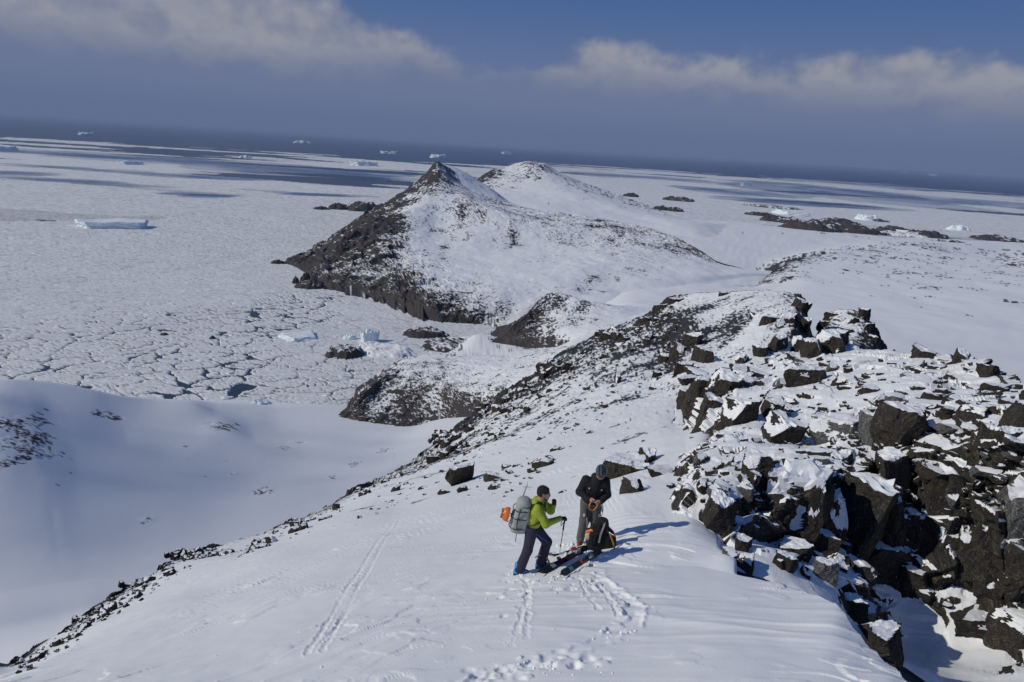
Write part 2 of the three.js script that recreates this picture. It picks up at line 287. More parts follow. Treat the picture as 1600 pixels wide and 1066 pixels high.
// --- the low snow country between the ridge and the skerries
{
  const rows = [
    [A(860, 760, 330), A(1000, 650, 330), A(1200, 640, 340), A(1400, 640, 400), A(1600, 660, 400), A(1950, 700, 400)],
    [B(860, 600, 5), B(1000, 540, 74), B(1200, 530, 76), B(1400, 520, 78), B(1600, 522, 78), B(1950, 540, 78)],
    [B(860, 540, 0), B(1000, 470, 46), B(1120, 455, 44), B(1180, 450, 42), B(1260, 446, 54, 0.1), B(1400, 445, 62, 0.22), B(1500, 440, 64, 0.25), B(1600, 440, 68, 0.25), B(1950, 450, 76, 0.2)],
    [B(860, 530, -4), B(1000, 455, 38), B(1120, 445, 38), B(1178, 446, 34, 0.7), B(1210, 426, 46, 0.7), B(1250, 406, 58, 0.45), B(1300, 400, 60, 0.3), B(1400, 394, 62, 0.32), B(1450, 394, 62, 0.35), B(1500, 402, 60, 0.2), B(1560, 412, 62, 0.3), B(1600, 412, 66, 0.4), B(1950, 425, 74, 0.3)],
    [B(860, 525, -5), B(1000, 450, 34), B(1120, 440, 34), B(1178, 445, 30, 0.8), B(1210, 424, 46, 0.85), B(1250, 403, 58, 0.7), B(1300, 396, 60, 0.45), B(1340, 391, 60, 0.4), B(1400, 384, 60, 0.45), B(1450, 384, 58, 0.45), B(1500, 391, 54, 0.3), B(1560, 401, 54, 0.4), B(1600, 401, 60, 0.45), B(1950, 418, 70, 0.3)],
    [B(860, 480, -6), B(1000, 425, 26), B(1120, 412, 24), B(1200, 402, 16), B(1300, 384, 14), B(1400, 376, 10, 0.1), B(1500, 378, 8, 0.15), B(1600, 382, 8, 0.1), B(1950, 400, 8)],
    [B(860, 440, -6), B(1000, 380, 20), B(1100, 366, 14), B(1180, 360, 9, 0.1), B(1260, 361, 6, 0.2), B(1320, 366, 4, 0.25), B(1400, 371, 3, 0.2), B(1500, 375, 2.5, 0.15), B(1600, 378, 2.5, 0.1), B(1950, 398, 2)],
    [B(860, 400, -6), B(1000, 350, 8), B(1080, 345, 5), B(1150, 347, 3), B(1230, 354, -2), B(1300, 362, -2, 0.2), B(1400, 369.5, -2, 0.2), B(1500, 374, -2, 0.1), B(1600, 377, -2), B(1950, 397, -2)],
  ];
  const g = loft({ rows, seg: [26, 60, 40, 14, 10, 14, 8], t0: TH(860, 600), t1: TH(1950, 400), cols: 380, relief: rockRelief(10, 2.2, 5), paint: rockPaint(20, 2.4, 0.55, 1, 1.5, 0.12) });
  setting(new THREE.Mesh(g, snowMat), 'low_snowy_land', 'broad gently rolling snowfield reaching out to the dark skerries', 'snowfield');
}
// --- the hill above the frozen bay
{
  const rows = [
    [B(728, 559, -4, 0.6), B(760, 557, -3, 1), B(800, 560, 4, 0.6), B(860, 566, 20, 0.2), B(920, 566, 34), B(1000, 564, 48), B(1160, 545, 58)],
    [B(730, 558, -4, 0.8), B(760, 547, 10, 1), B(800, 537, 28, 1), B(840, 527, 42, 0.55), B(890, 522, 54, 0.25), B(960, 522, 62, 0.1), B(1060, 508, 66), B(1160, 500, 66)],
    [B(732, 557, -4, 1), B(748, 552, 4, 1), B(770, 537, 20, 1), B(800, 515, 42, 1), B(840, 492, 60, 0.9), B(870, 483, 68, 0.7), B(910, 486, 70, 0.4), B(960, 492, 70, 0.2), B(1060, 490, 66, 0.1), B(1160, 480, 62)],
    [B(733, 556, -4, 1), B(748, 551, 5, 1), B(770, 534, 22, 1), B(800, 510, 46, 1), B(825, 492, 60, 1), B(848, 468, 76, 1), B(862, 461, 80, 0.9), B(880, 462, 80, 0.7), B(910, 470, 78, 0.5), B(950, 478, 74, 0.3), B(1000, 482, 70, 0.2), B(1080, 478, 64, 0.1), B(1160, 470, 60)],
  ];
  rows.push(behind(rows[3], (p) => 1.06, (p) => p.y - 12), behind(rows[3], (p) => 1.25, (p) => p.th < TH(850, 465) ? -8 : 22));
  const g = loft({ rows, seg: [50, 50, 26, 8, 6], t0: TH(728, 558), t1: TH(1160, 480), cols: 220, relief: rockRelief(5, 2.9, 3), paint: rockPaint(15, 2.2, 0.42) });
  setting(new THREE.Mesh(g, snowMat), 'bay_hill', 'snowy hill with a dark broken cliff above the frozen bay', 'hill');
}
// --- the headland with striped cliffs
{
  const rows = [
    [B(505, 672, -6, 1), B(520, 674, -5, 1), B(560, 690, -4, 1), B(640, 700, 4, 1), B(720, 704, 14, 0.6), B(800, 680, 40, 0.3), B(900, 640, 60, 0.1), B(1040, 590, 64)],
    [B(505, 671, -6, 1), B(520, 665, 0, 1), B(560, 660, 9, 1), B(610, 656, 14, 1), B(680, 660, 20, 1), B(740, 666, 30, 0.6), B(800, 650, 52, 0.3), B(900, 610, 72, 0.2), B(1040, 570, 76)],
    [B(505, 670, -6, 1), B(521, 660, 2, 1), B(550, 640, 16, 1), B(600, 604, 30, 1), B(640, 598, 36, 0.95), B(690, 602, 41, 0.9), B(740, 614, 50, 0.5), B(820, 596, 70, 0.35), B(900, 574, 80, 0.35), B(1040, 540, 80, 0.2)],
    [B(505, 669, -6, 1), B(522, 658, 2, 1), B(545, 638, 15, 1), B(575, 610, 30, 1), B(604, 586, 37, 0.9), B(640, 574, 38, 0.6), B(690, 575, 40, 0.35), B(740, 578, 46, 0.4), B(820, 572, 62, 0.4), B(900, 545, 76, 0.4), B(1040, 505, 78, 0.2)],
    [B(505, 668, -7, 1), B(522, 657, 2, 1), B(545, 636, 15, 1), B(575, 607, 30, 1), B(604, 583, 35, 0.9), B(640, 565, 35, 0.5), B(690, 560, 35, 0.35), B(750, 556, 36, 0.35), B(800, 556, 44, 0.35), B(860, 546, 58, 0.4), B(920, 520, 70, 0.35), B(1000, 492, 74, 0.2), B(1040, 480, 74)],
  ];
  rows.push(behind(rows[4], (p) => 1.05, (p) => p.y - 12), behind(rows[4], (p) => 1.2, (p) => p.th < TH(750, 556) ? -8 : 18));
  const g = loft({ rows, seg: [40, 60, 40, 26, 8, 6], t0: TH(505, 668), t1: TH(1040, 560), cols: 300, relief: rockRelief(3.6, 1.9, 2), paint: rockPaint(11, 2.0, 0.34) });
  setting(new THREE.Mesh(g, snowMat), 'headland_hill', 'snow covered headland with steep dark cliffs dropping to the pack ice', 'headland');
}
// --- the wide bowl of snow below the ridge
{
  const rows = [
    [A(-420, 1200, 75), A(0, 1130, 85), A(300, 1000, 110), A(500, 900, 140), A(700, 800, 200), A(900, 700, 300)],
    [B(-420, 960, 118), B(0, 930, 112), B(200, 900, 104), B(400, 845, 95), B(550, 795, 88), B(700, 735, 84), B(900, 650, 88)],
    [B(-420, 790, 116), B(0, 790, 106), B(60, 775, 102), B(130, 770, 93), B(250, 755, 79), B(400, 745, 64), B(550, 732, 56), B(700, 694, 54), B(900, 620, 70)],
    [B(-420, 720, 118), B(0, 705, 108, 0.1), B(50, 702, 103, 0.1), B(85, 706, 97, 0.05), B(125, 712, 90), B(250, 710, 74), B(340, 690, 64, 0.15), B(400, 700, 58), B(500, 700, 46), B(600, 696, 42), B(700, 676, 44), B(900, 610, 66)],
    [B(-420, 650, 116), B(0, 640, 106, 0.1), B(45, 641, 101, 0.1), B(80, 648, 94, 0.05), B(120, 655, 88), B(200, 662, 74), B(300, 664, 63), B(345, 662, 58, 0.05), B(400, 682, 48), B(500, 688, 36), B(600, 686, 32), B(700, 664, 34), B(900, 600, 60)],
    [B(-420, 596, 112), B(0, 597, 104), B(60, 599, 98), B(140, 611, 86), B(180, 620, 77), B(240, 627, 64), B(300, 633, 58), B(340, 646, 49), B(400, 660, 37), B(440, 667, 31), B(520, 672, 25), B(580, 674, 22), B(640, 670, 20), B(700, 650, 22), B(900, 595, 50)],
  ];
  rows.push(behind(rows[5], (p) => 1.05, (p) => p.y - 9), behind(rows[5], (p) => 1.3, (p) => -8));
  const rel = rockRelief(2.6, 1.1, 0);
  // bare stony spots in the bowl
  const spots = [[61, 737, 14, 88], [75, 742, 10, 87], [346, 668, 20, 58], [330, 664, 12, 60], [410, 775, 18, 66], [443, 705, 12, 50], [366, 739, 8, 66], [553, 726, 12, 54], [600, 706, 14, 44], [13, 662, 30, 106], [30, 690, 30, 104], [20, 720, 18, 106], [157, 649, 10, 80], [180, 652, 8, 78], [230, 815, 10, 88], [520, 745, 10, 60], [470, 690, 8, 42], [290, 700, 5, 68]].map(([px, py, w, y]) => { const q = B(px, py, y), p = V(q); return [p.x, p.z, w * q.r / FOCAL * 1.25]; });
  const bareAt = (x, z, k) => { for (const [sx, sz, w] of spots) { const d = Math.hypot(x - sx, (z - sz) * 0.55) / w; if (d < 1) k = Math.max(k, 0.56 * (1 - d * d)); } return k; };
  const bowlPaint = rockPaint(4, 2.4, 0.5, 0.9, 1.5, 0.22);
  const g = loft({ rows, seg: [12, 60, 56, 44, 40, 8, 6], t0: TH(-420, 700), t1: TH(900, 640), cols: 420, relief: (x, z, y, k) => rel(x, z, y, bareAt(x, z, k)) + 1.6 * fbm(x / 95, z / 95, 2) + 0.12 * fbm(x / 9, z / 9, 2), paint: (o, x, y, z, ny, k) => bowlPaint(o, x, y, z, ny, bareAt(x, z, k)) });
  setting(new THREE.Mesh(g, snowMat), 'snow_bowl_ground', 'wide smooth bowl of soft shaded snow below the ridge, beside the pack ice', 'snowfield');
}
// ------------------------------------------------------------------ sea and pack ice
const waterMat = new THREE.MeshStandardMaterial({ name: 'sea water', color: new THREE.Color().setRGB(0.020, 0.036, 0.065), roughness: 0.32 });
{
  const n = 160, rs = [300, 700, 1200, 2000, 3500, 6000, 10000, 17000, 30000, 50000, 90000, 160000], pos = [], idx = [];
  rs.forEach((r) => { for (let i = 0; i <= n; i++) { const a = i / n * 2 * Math.PI; pos.push(Math.sin(a) * r, -0.35, -Math.cos(a) * r); } });
  for (let j = 0; j < rs.length - 1; j++) for (let i = 0; i < n; i++) { const a = j * (n + 1) + i, c = a + n + 1; idx.push(a, a + 1, c, a + 1, c + 1, c); }
  const g = new THREE.BufferGeometry(); g.setAttribute('position', new THREE.Float32BufferAttribute(pos, 3)); g.setIndex(idx); g.computeVertexNormals();
  setting(new THREE.Mesh(g, waterMat), 'sea', 'dark blue open water beyond and between the pack ice', 'sea');
}
const iceMat = new THREE.MeshStandardMaterial({ name: 'pack ice', color: 0xffffff, vertexColors: true, roughness: 0.9 });
// how strongly the ice has cracked open here
const leadSpots = [[350, 590, 95, 62, 1.0], [440, 492, 95, 42, 0.85], [400, 655, 80, 36, 1.2], [200, 600, 150, 45, 0.5], [520, 600, 90, 60, 0.45], [60, 585, 110, 40, 0.45], [280, 520, 170, 50, 0.4], [180, 560, 330, 80, 0.42]]
  .map(([px, py, rx, ry, s]) => { const c = V(B(px, py, 0)), e = V(B(px + rx, py, 0)), f = V(B(px, py - ry, 0)); return { x: c.x, z: c.z, a: e.distanceTo(c), b: f.distanceTo(c), s }; });
function leads(x, z) { let s = 0; for (const q of leadSpots) { const dx = (x - q.x) / q.a, dz = (z - q.z) / q.b; s = Math.max(s, q.s * (1 - sstep(0.35, 1.15, Math.hypot(dx, dz)))); } return s; }
function iceAt(x, z, r, out) {                                           // height above water and a tone
  const wx = x + 15 * noise2(x / 40, z / 40) + 3 * noise2(x / 11, z / 11), wz = z + 15 * noise2(x / 40 + 77, z / 40) + 3 * noise2(x / 11 + 30, z / 11);
  const size = 40, w = worley((wx * 0.82 + wz * 0.3) / size, (wz * 1.15 - wx * 0.2) / size), gap = w.f2 - w.f1, l = leads(x, z);
  let h = 0.75, tone = 1;
  const brash = fbm(x / 7, z / 7, 4), lumps = noise2(x / 3.1, z / 3.1), patch = fbm(x / 160 + 5, z / 160, 3);
  h += 0.42 * brash + 0.3 * lumps + 0.25 * (hash2(w.i, w.j, 9) - 0.5);
  tone = 0.79 + 0.24 * brash + 0.12 * lumps + 0.10 * noise2(x / 1.7 + 5, z / 1.7) + 0.06 * patch + 0.05 * (hash2(w.i, w.j, 8) - 0.5);
  // hairline joints everywhere, and open leads of water where the pack has pulled apart
  const width = l * 0.15 * (0.22 + 1.5 * Math.pow(clamp(0.42 + 0.9 * fbm(x / 38 + 9, z / 38, 3)), 1.8));
  if (gap < width) h = -1.2; else if (gap < 0.045) { tone *= 0.74; h -= 0.35; }
  if (l > 0.15) { const w2 = worley(wx / 15 + 50, wz / 15); const g2 = w2.f2 - w2.f1; if (g2 < 0.07 * l * (0.4 + noise2(x / 25, z / 25))) h = -1; else if (g2 < 0.06) tone *= 0.85; }
  const piece = noise2(x / 14 + 100, z / 14); if (piece > 0.62) { h += (piece - 0.62) * 5; tone = Math.min(1, tone + 0.15); }
  // far out the pack thins to strips with open sea between, and ends
  const far = sstep(2500, 6000, r), edge = 11500 + 4500 * sstep(-0.3, 0.5, Math.atan2(x, -z)) + 2600 * fbm(x / 9000, z / 2600, 3);
  if (far > 0) {
    const az = Math.atan2(x, -z), left = sstep(0.12, -0.1, az);
    const strip = fbm(x / 2600 + 7, z / 900, 4) * 1.5 + 0.28 - left * sstep(5200, 9000, r) * 0.42;
    const loose = sstep(edge * 0.82, edge * 1.25, r) * 1.25;
    tone = mix(tone, 0.85 + 0.06 * brash, far * 0.6); h = mix(h, 1.0, far * 0.7);
    if (strip - loose < -0.22) h = -1.5; else if (strip - loose < -0.08) tone *= 0.78;
  }
  out[0] = h; out[1] = clamp(tone, 0.3, 1);
}
function iceSheet(d0, d1, rowsN, t0, t1, cols) {                         // between two angles below the horizon
  const nr = rowsN + 1, nc = cols + 1, pos = new Float32Array(nr * nc * 3), tone = new Float32Array(nr * nc), o = [0, 0];
  for (let j = 0; j < nr; j++) {
    const r = EYE / Math.tan(mix(d0, d1, j / rowsN) / D);
    for (let i = 0; i < nc; i++) {
      const th = mix(t0, t1, i / cols), v = j * nc + i, x = Math.sin(th) * r, z = -Math.cos(th) * r;
      iceAt(x, z, r, o); pos[v * 3] = x; pos[v * 3 + 1] = o[0]; pos[v * 3 + 2] = z; tone[v] = o[1];
    }
  }
  return sheet(pos, tone, nr, nc, (c, x, y, z, ny, t) => { c[0] = 0.93 * t; c[1] = 0.945 * t; c[2] = 0.955 * t; if (y < -0.3) { c[0] = 0.10; c[1] = 0.14; c[2] = 0.19; } }, 1);
}
setting(new THREE.Mesh(iceSheet(27, 6.4, 430, -44 / D, 4 / D, 460), iceMat), 'frozen_sea', 'cracked field of broken pack ice filling the bay beside the mountain', 'pack ice');
setting(new THREE.Mesh(iceSheet(6.4, 0.9, 190, -46 / D, 46 / D, 600), iceMat), 'distant_frozen_sea', 'bright distant pack ice stretching in strips towards the horizon', 'pack ice');
// ------------------------------------------------------------------ the ridge we stand on: snow slope with a cornice, and the rock outcrop beside it
const Y = (px, r, drop, k = 0) => ({ th: ray(px, 700).th, r, y: EYE - drop, k });
const slopeRows = [
  [A(-420, 1500, 3.2), A(400, 1500, 2.8), A(900, 1500, 2.6), A(1400, 1500, 2.6), A(1800, 1500, 2.4)],
  [A(-420, 1110, 14), A(-200, 1100, 13), A(0, 1070, 12), A(200, 1066, 9.6), A(400, 1066, 7.9), A(600, 1066, 6.8), A(800, 1066, 6.2), A(1000, 1066, 6.1), A(1200, 1066, 6.2), A(1330, 1066, 6.5), A(1400, 1068, 6.8), A(1500, 1120, 6.2), A(1800, 1200, 5)],
  [A(-420, 1100, 15.5), A(-200, 1080, 14.5), A(0, 1056, 13.6), A(150, 1005, 14.2), A(300, 965, 14), A(450, 935, 13), A(600, 915, 12.2), A(700, 905, 11.7), A(850, 893, 11), A(950, 888, 11), A(1040, 884, 11.2), A(1090, 884, 11.3), A(1150, 896, 10.8), A(1210, 909, 10.4), A(1270, 926, 9.8), A(1308, 945, 9.2), A(1336, 985, 8.4), A(1372, 1025, 7.8), A(1425, 1068, 7.2), A(1500, 1120, 6.6), A(1800, 1200, 5.4)],
  [A(-420, 1090, 16.5), A(-200, 1070, 15.5), A(0, 1048, 15.3), A(150, 985, 17.2), A(300, 930, 18), A(450, 893, 17.4), A(600, 870, 16.2), A(700, 862, 15.2), A(850, 852, 13.4), A(950, 846, 12.5), A(1010, 842, 12.4), A(1060, 846, 12.3), A(1110, 858, 12.1), A(1150, 872, 11.8), Y(1195, 11.4, 7.62), Y(1225, 11.0, 7.72), Y(1270, 10.5, 7.85), Y(1305, 9.8, 8.2), Y(1336, 8.8, 9.1), Y(1372, 8.1, 9.1), Y(1425, 7.6, 9), Y(1500, 7, 9), Y(1800, 5.8, 9)],
  [A(-420, 1085, 17.2), A(-200, 1065, 16.2), A(0, 1043, 16.6), A(75, 1006, 19.2), A(150, 968, 20.5), A(300, 905, 23.5), A(450, 862, 24), A(600, 828, 23.5), A(700, 805, 23), A(800, 792, 21), A(900, 792, 18), A(980, 800, 14.6), A(1040, 808, 13.8), A(1085, 814, 13.5), A(1120, 838, 13.1), Y(1165, 12.9, 7.68), Y(1225, 12.6, 8.0), Y(1270, 12.4, 8.5), Y(1340, 12, 12.5), Y(1425, 11.5, 13), Y(1800, 10, 13)],
  [A(-420, 1082, 17.6), A(-200, 1062, 16.6), A(0, 1042.3, 17), A(75, 1004.5, 20), A(150, 964, 21.7), A(300, 893, 26.3), A(450, 847, 29.5), A(600, 802, 32), A(700, 774, 32.5), A(800, 751, 31.5), A(900, 735, 28), A(980, 720, 25.5), A(1030, 708, 24.5), A(1066, 700, 24.3), A(1105, 694, 24), Y(1150, 22, 11.4), Y(1200, 22, 12.8), Y(1270, 22, 14.5), Y(1425, 20, 16), Y(1800, 18, 16)],
  [A(-420, 1080, 18), A(-200, 1060, 17), A(0, 1041.5, 17.4, 0.3), A(75, 1003, 21, 0.3), A(150, 958, 23.5, 0.1), A(300, 878, 30.5, 0.05), A(450, 828, 37, 0.02), A(600, 768, 46, 0.1), A(700, 735, 48, 0.18), A(800, 700, 50, 0.2), A(900, 668, 52, 0.25), A(1000, 640, 55, 0.25), A(1060, 622, 58, 0.3), A(1120, 602, 62, 0.35), A(1200, 596, 64, 0.35), A(1264, 602, 66, 0.7), A(1300, 620, 68, 0.7), Y(1500, 60, 38), Y(1800, 60, 40)],
  [A(-420, 1075, 19), A(-200, 1058, 18), A(0, 1040.5, 18, 0.6), A(75, 1002, 22, 0.7), A(150, 952, 25.5, 0.6), A(300, 868, 33.5, 0.5), A(450, 822, 42, 0.35), A(600, 752, 58, 0.45), A(700, 700, 74, 0.4), A(800, 640, 84, 0.42), A(900, 588, 90, 0.55), A(1000, 552, 92, 0.6), A(1040, 544, 92, 0.85), A(1080, 525, 88, 0.9), A(1120, 522, 86, 0.5), A(1180, 500, 84, 0.4), A(1240, 490, 84, 0.7), A(1262, 515, 85, 1), A(1275, 548, 86, 0.8), A(1295, 540, 86, 0.6), A(1330, 535, 86, 0.5), A(1362, 556, 86, 0.8), A(1400, 620, 88, 0.8), Y(1500, 90, 56), Y(1800, 90, 58)],
  [A(-420, 1070, 20), A(-200, 1057, 19), A(0, 1039, 18.6, 0.9), A(75, 1000, 22.8, 0.9), A(150, 948, 27, 0.95), A(205, 914, 30, 0.8), A(250, 886, 32, 0.95), A(300, 862, 35, 1), A(332, 851, 36.5, 1), A(370, 858, 38.5, 0.7), A(440, 820, 45, 0.8), A(500, 800, 52, 0.8), A(560, 762, 61, 0.95), A(620, 735, 72, 0.9), A(680, 692, 90, 1), A(740, 645, 106, 0.9), A(800, 602, 122, 1), A(830, 586, 130, 0.95), A(880, 549, 142, 0.8), A(960, 511, 150, 0.75), A(1010, 490, 152, 0.65), A(1045, 466, 152, 0.7), A(1080, 460, 146, 0.3), A(1130, 456, 132, 0.25), A(1190, 454, 118, 0.3), A(1240, 460, 106, 0.55), A(1258, 464, 100, 1), A(1264, 505, 97, 1), A(1273, 527, 96, 0.8), A(1288, 494, 96, 0.5), A(1312, 484, 96, 0.4), A(1342, 489, 95, 0.6), A(1360, 503, 94, 1), A(1388, 545, 93, 1), A(1420, 620, 95, 1), Y(1500, 110, 70), Y(1800, 110, 74)],
];
slopeRows.push(behind(slopeRows[8], (p) => 1.08, (p) => p.y - 0.10 * p.r - 1), behind(slopeRows[8], (p) => 1.45, (p) => p.y - 0.42 * p.r - 6));
const slopeBase = groundOf(slopeRows, [2, 8]);
const outcropRows = [
  [A(1000, 880, 11.6), A(1060, 878, 12.2), A(1110, 880, 12.1), A(1200, 905, 12.2), A(1300, 948, 12.2), A(1400, 1035, 13), A(1500, 1090, 13.6), A(1620, 1110, 13.6), A(1850, 1150, 13)],
  [A(1000, 838, 12.6), A(1060, 832, 12.9, 0), A(1110, 850, 12.7, 0.05), A(1160, 870, 12.6, 0.05), A(1200, 886, 12.5, 0.06), A(1300, 922, 13.4, 0.12), A(1360, 960, 16, 0.6), A(1420, 1000, 16.6, 0.2), A(1500, 1015, 16.8, 0.1), A(1560, 1010, 17, 0.3), A(1620, 1000, 17, 0.6), A(1850, 1010, 16, 0.6)],
  [A(1000, 815, 14), A(1055, 806, 13.5, 0), A(1085, 812, 13.6, 0.4), A(1110, 832, 13.3, 0.6), A(1160, 848, 13.9, 0.7), A(1250, 852, 15.6, 0.9), A(1330, 862, 17, 1), A(1420, 900, 18, 0.5), A(1500, 915, 18, 0.5), A(1620, 940, 17.8, 1), A(1850, 960, 17, 1)],
  [A(1000, 790, 16), A(1050, 778, 15, 0.1), A(1090, 765, 14.6, 0.7), A(1150, 748, 15.4, 0.9), A(1250, 736, 17, 0.95), A(1330, 730, 18.4, 0.95), A(1420, 700, 19.6, 1), A(1480, 700, 19.6, 0.3), A(1540, 690, 19.4, 0.8), A(1620, 700, 19, 1), A(1850, 720, 18, 1)],
  [A(1000, 765, 18), A(1050, 745, 17.2, 0.2), A(1100, 720, 17.8, 0.5), A(1160, 708, 18.8, 0.55), A(1250, 695, 21.5, 0.6), A(1330, 680, 21.5, 0.6), A(1420, 655, 21.8, 0.7), A(1480, 648, 21.8, 0.5), A(1540, 645, 21.4, 0.7), A(1620, 655, 20.8, 0.8), A(1850, 680, 19, 0.8)],
  [A(1000, 715, 24), A(1050, 690, 25, 0.1), A(1085, 665, 26, 0.4), A(1150, 645, 27, 0.6), A(1250, 628, 28, 0.5), A(1330, 615, 28, 0.5), A(1420, 605, 27, 0.45), A(1500, 615, 25.5, 0.55), A(1620, 625, 23.5, 0.7), A(1850, 650, 21, 0.7)],
  [A(1000, 668, 34), A(1040, 650, 34, 0.1), A(1064, 630, 34, 0.6), A(1085, 606, 34.5, 0.9), A(1130, 592, 36, 0.9), A(1180, 588, 37, 0.6), A(1250, 572, 37, 0.6), A(1330, 565, 36, 0.5), A(1420, 572, 33, 0.45), A(1500, 588, 30, 0.6), A(1620, 612, 26, 0.7), A(1850, 630, 23, 0.7)],
  [A(1000, 655, 38), A(1040, 640, 38, 0.1), A(1064, 622, 37, 0.6), A(1085, 598, 37, 0.9), A(1130, 578, 39, 0.9), A(1180, 572, 41, 0.7), A(1225, 560, 43, 0.8), A(1262, 545, 44, 0.8), A(1290, 528, 44.5, 0.8), A(1310, 530, 44, 0.7), A(1350, 543, 42, 0.6), A(1400, 549, 39, 0.6), A(1470, 557, 35.5, 0.7), A(1530, 573, 31.5, 0.7), A(1600, 602, 28, 0.7), A(1850, 615, 25, 0.7)],
];
outcropRows.push(behind(outcropRows[7], () => 1.06, (p) => p.y - 1.4), behind(outcropRows[7], () => 1.5, (p) => p.y - 26));
// its edge dives under the snow of the slope
for (const row of outcropRows) for (const p of row) if (p.th < TH(1066, 800)) p.y = slopeBase(Math.sin(p.th) * p.r, -Math.cos(p.th) * p.r).y - (p.th < TH(1030, 800) ? 0.7 : 0.12);
const outcropBase = groundOf(outcropRows, [7]);
// where a line of sight meets the near ground
function hit(px, py, r0 = 3, r1 = 220) {
  const q = ray(px, py); let last = r0;
  for (let r = r0; r < r1; r *= 1.006) {
    const x = Math.sin(q.th) * r, z = -Math.cos(q.th) * r, y = EYE + q.s * r, g = nearGround(x, z);
    if (y <= g) { const t = (last + r) / 2, X = Math.sin(q.th) * t, Z = -Math.cos(q.th) * t; return new THREE.Vector3(X, nearGround(X, Z), Z); }
    last = r;
  }
  return null;
}
const outT0 = TH(1000, 800), outT1 = TH(1850, 800);
function nearGround(x, z) {
  const a = slopeBase(x, z).y, th = Math.atan2(x, -z), r = Math.hypot(x, z);
  if (th > outT0 && th < outT1 && r > 11.5 && r < 60) return Math.max(a, outcropBase(x, z).y); return a;
}
// tracks pressed into the snow
const pathOf = (pts) => pts.map(([px, py]) => hit(px, py, 4, 60)).map((p) => [p.x, p.z]);
const offset = (path, d) => path.map(([x, z], i) => { const a = path[Math.max(0, i - 1)], b = path[Math.min(path.length - 1, i + 1)], l = Math.hypot(b[0] - a[0], b[1] - a[1]); return [x - d * (b[1] - a[1]) / l, z + d * (b[0] - a[0]) / l]; });
const skiLine = pathOf([[490, 1024], [512, 985], [540, 935], [568, 893], [590, 858], [606, 836], [622, 815]]);
const tracks = [
  { p: offset(skiLine, 0.13), w: 0.04, d: 0.014, rough: 0.6 }, { p: offset(skiLine, -0.10), w: 0.04, d: 0.017, rough: 0.6 },
  { p: pathOf([[700, 1080], [760, 1060], [830, 1040], [880, 1022], [930, 1005], [965, 990], [990, 968], [985, 948], [960, 925], [935, 905]]), w: 0.09, d: 0.035, rough: 1.6 },
  { p: pathOf([[800, 1010], [815, 960], [830, 910]]), w: 0.035, d: 0.012, rough: 0.9 }, { p: pathOf([[822, 1000], [826, 950], [822, 905]]), w: 0.035, d: 0.012, rough: 0.9 },
  { p: pathOf([[905, 900], [918, 930], [935, 955]]), w: 0.03, d: 0.015, rough: 0.7 }, { p: pathOf([[925, 895], [950, 935], [965, 965]]), w: 0.03, d: 0.015, rough: 0.7 },
  { p: pathOf([[505, 1005], [560, 935], [580, 925]]), w: 0.035, d: 0.012, rough: 0.9 },
];
for (const t of tracks) { const xs = t.p.map((q) => q[0]), zs = t.p.map((q) => q[1]); t.box = [Math.min(...xs) - 0.5, Math.max(...xs) + 0.5, Math.min(...zs) - 0.5, Math.max(...zs) + 0.5]; }
const boots = []; { const r = rng(5); for (const [px, py, n, sx, sy] of [[815, 900, 16, 30, 14], [880, 880, 26, 45, 16], [905, 862, 14, 25, 10], [800, 945, 10, 30, 30], [905, 910, 14, 40, 16], [860, 1040, 16, 90, 16], [780, 1050, 12, 50, 10]]) for (let i = 0; i < n; i++) { const p = hit(px + (r() - 0.5) * 2 * sx, py + (r() - 0.5) * 2 * sy, 4, 60); boots.push([p.x, p.z, 0.03 + 0.05 * r(), 0.012 + 0.03 * r(), r() < 0.55 ? -1 : 0.8]); } }
function pressed(x, z) {
  let h = 0;
  for (const t of tracks) {
    if (x < t.box[0] || x > t.box[1] || z < t.box[2] || z > t.box[3]) continue;
    let d = 9; for (let i = 1; i < t.p.length; i++) { const [ax, az] = t.p[i - 1], [bx, bz] = t.p[i], dx = bx - ax, dz = bz - az, s = clamp(((x - ax) * dx + (z - az) * dz) / (dx * dx + dz * dz)); d = Math.min(d, Math.hypot(x - ax - s * dx, z - az - s * dz)); }
    d += t.rough * 0.07 * noise2(x * 5, z * 5) * (d < 0.4 ? 1 : 0);
    const fadeIn = clamp(0.85 + 0.7 * noise2(x * 0.9 + 3, z * 0.9)); h -= fadeIn * t.d * (1 - sstep(t.w * 0.6, t.w * 1.3, d)); h += fadeIn * t.d * 0.5 * (sstep(t.w * 1.0, t.w * 1.5, d) - sstep(t.w * 1.5, t.w * 2.6, d)) * (1 + t.rough * noise2(x * 9, z * 9));
  }
  for (const b of boots) { const d = Math.hypot(x - b[0], z - b[1]); if (d < b[2] * 2) h += b[4] * b[3] * (1 - sstep(b[2] * 0.5, b[2] * 1.6, d + 0.03 * noise2(x * 12, z * 12))); }
  return h;
}
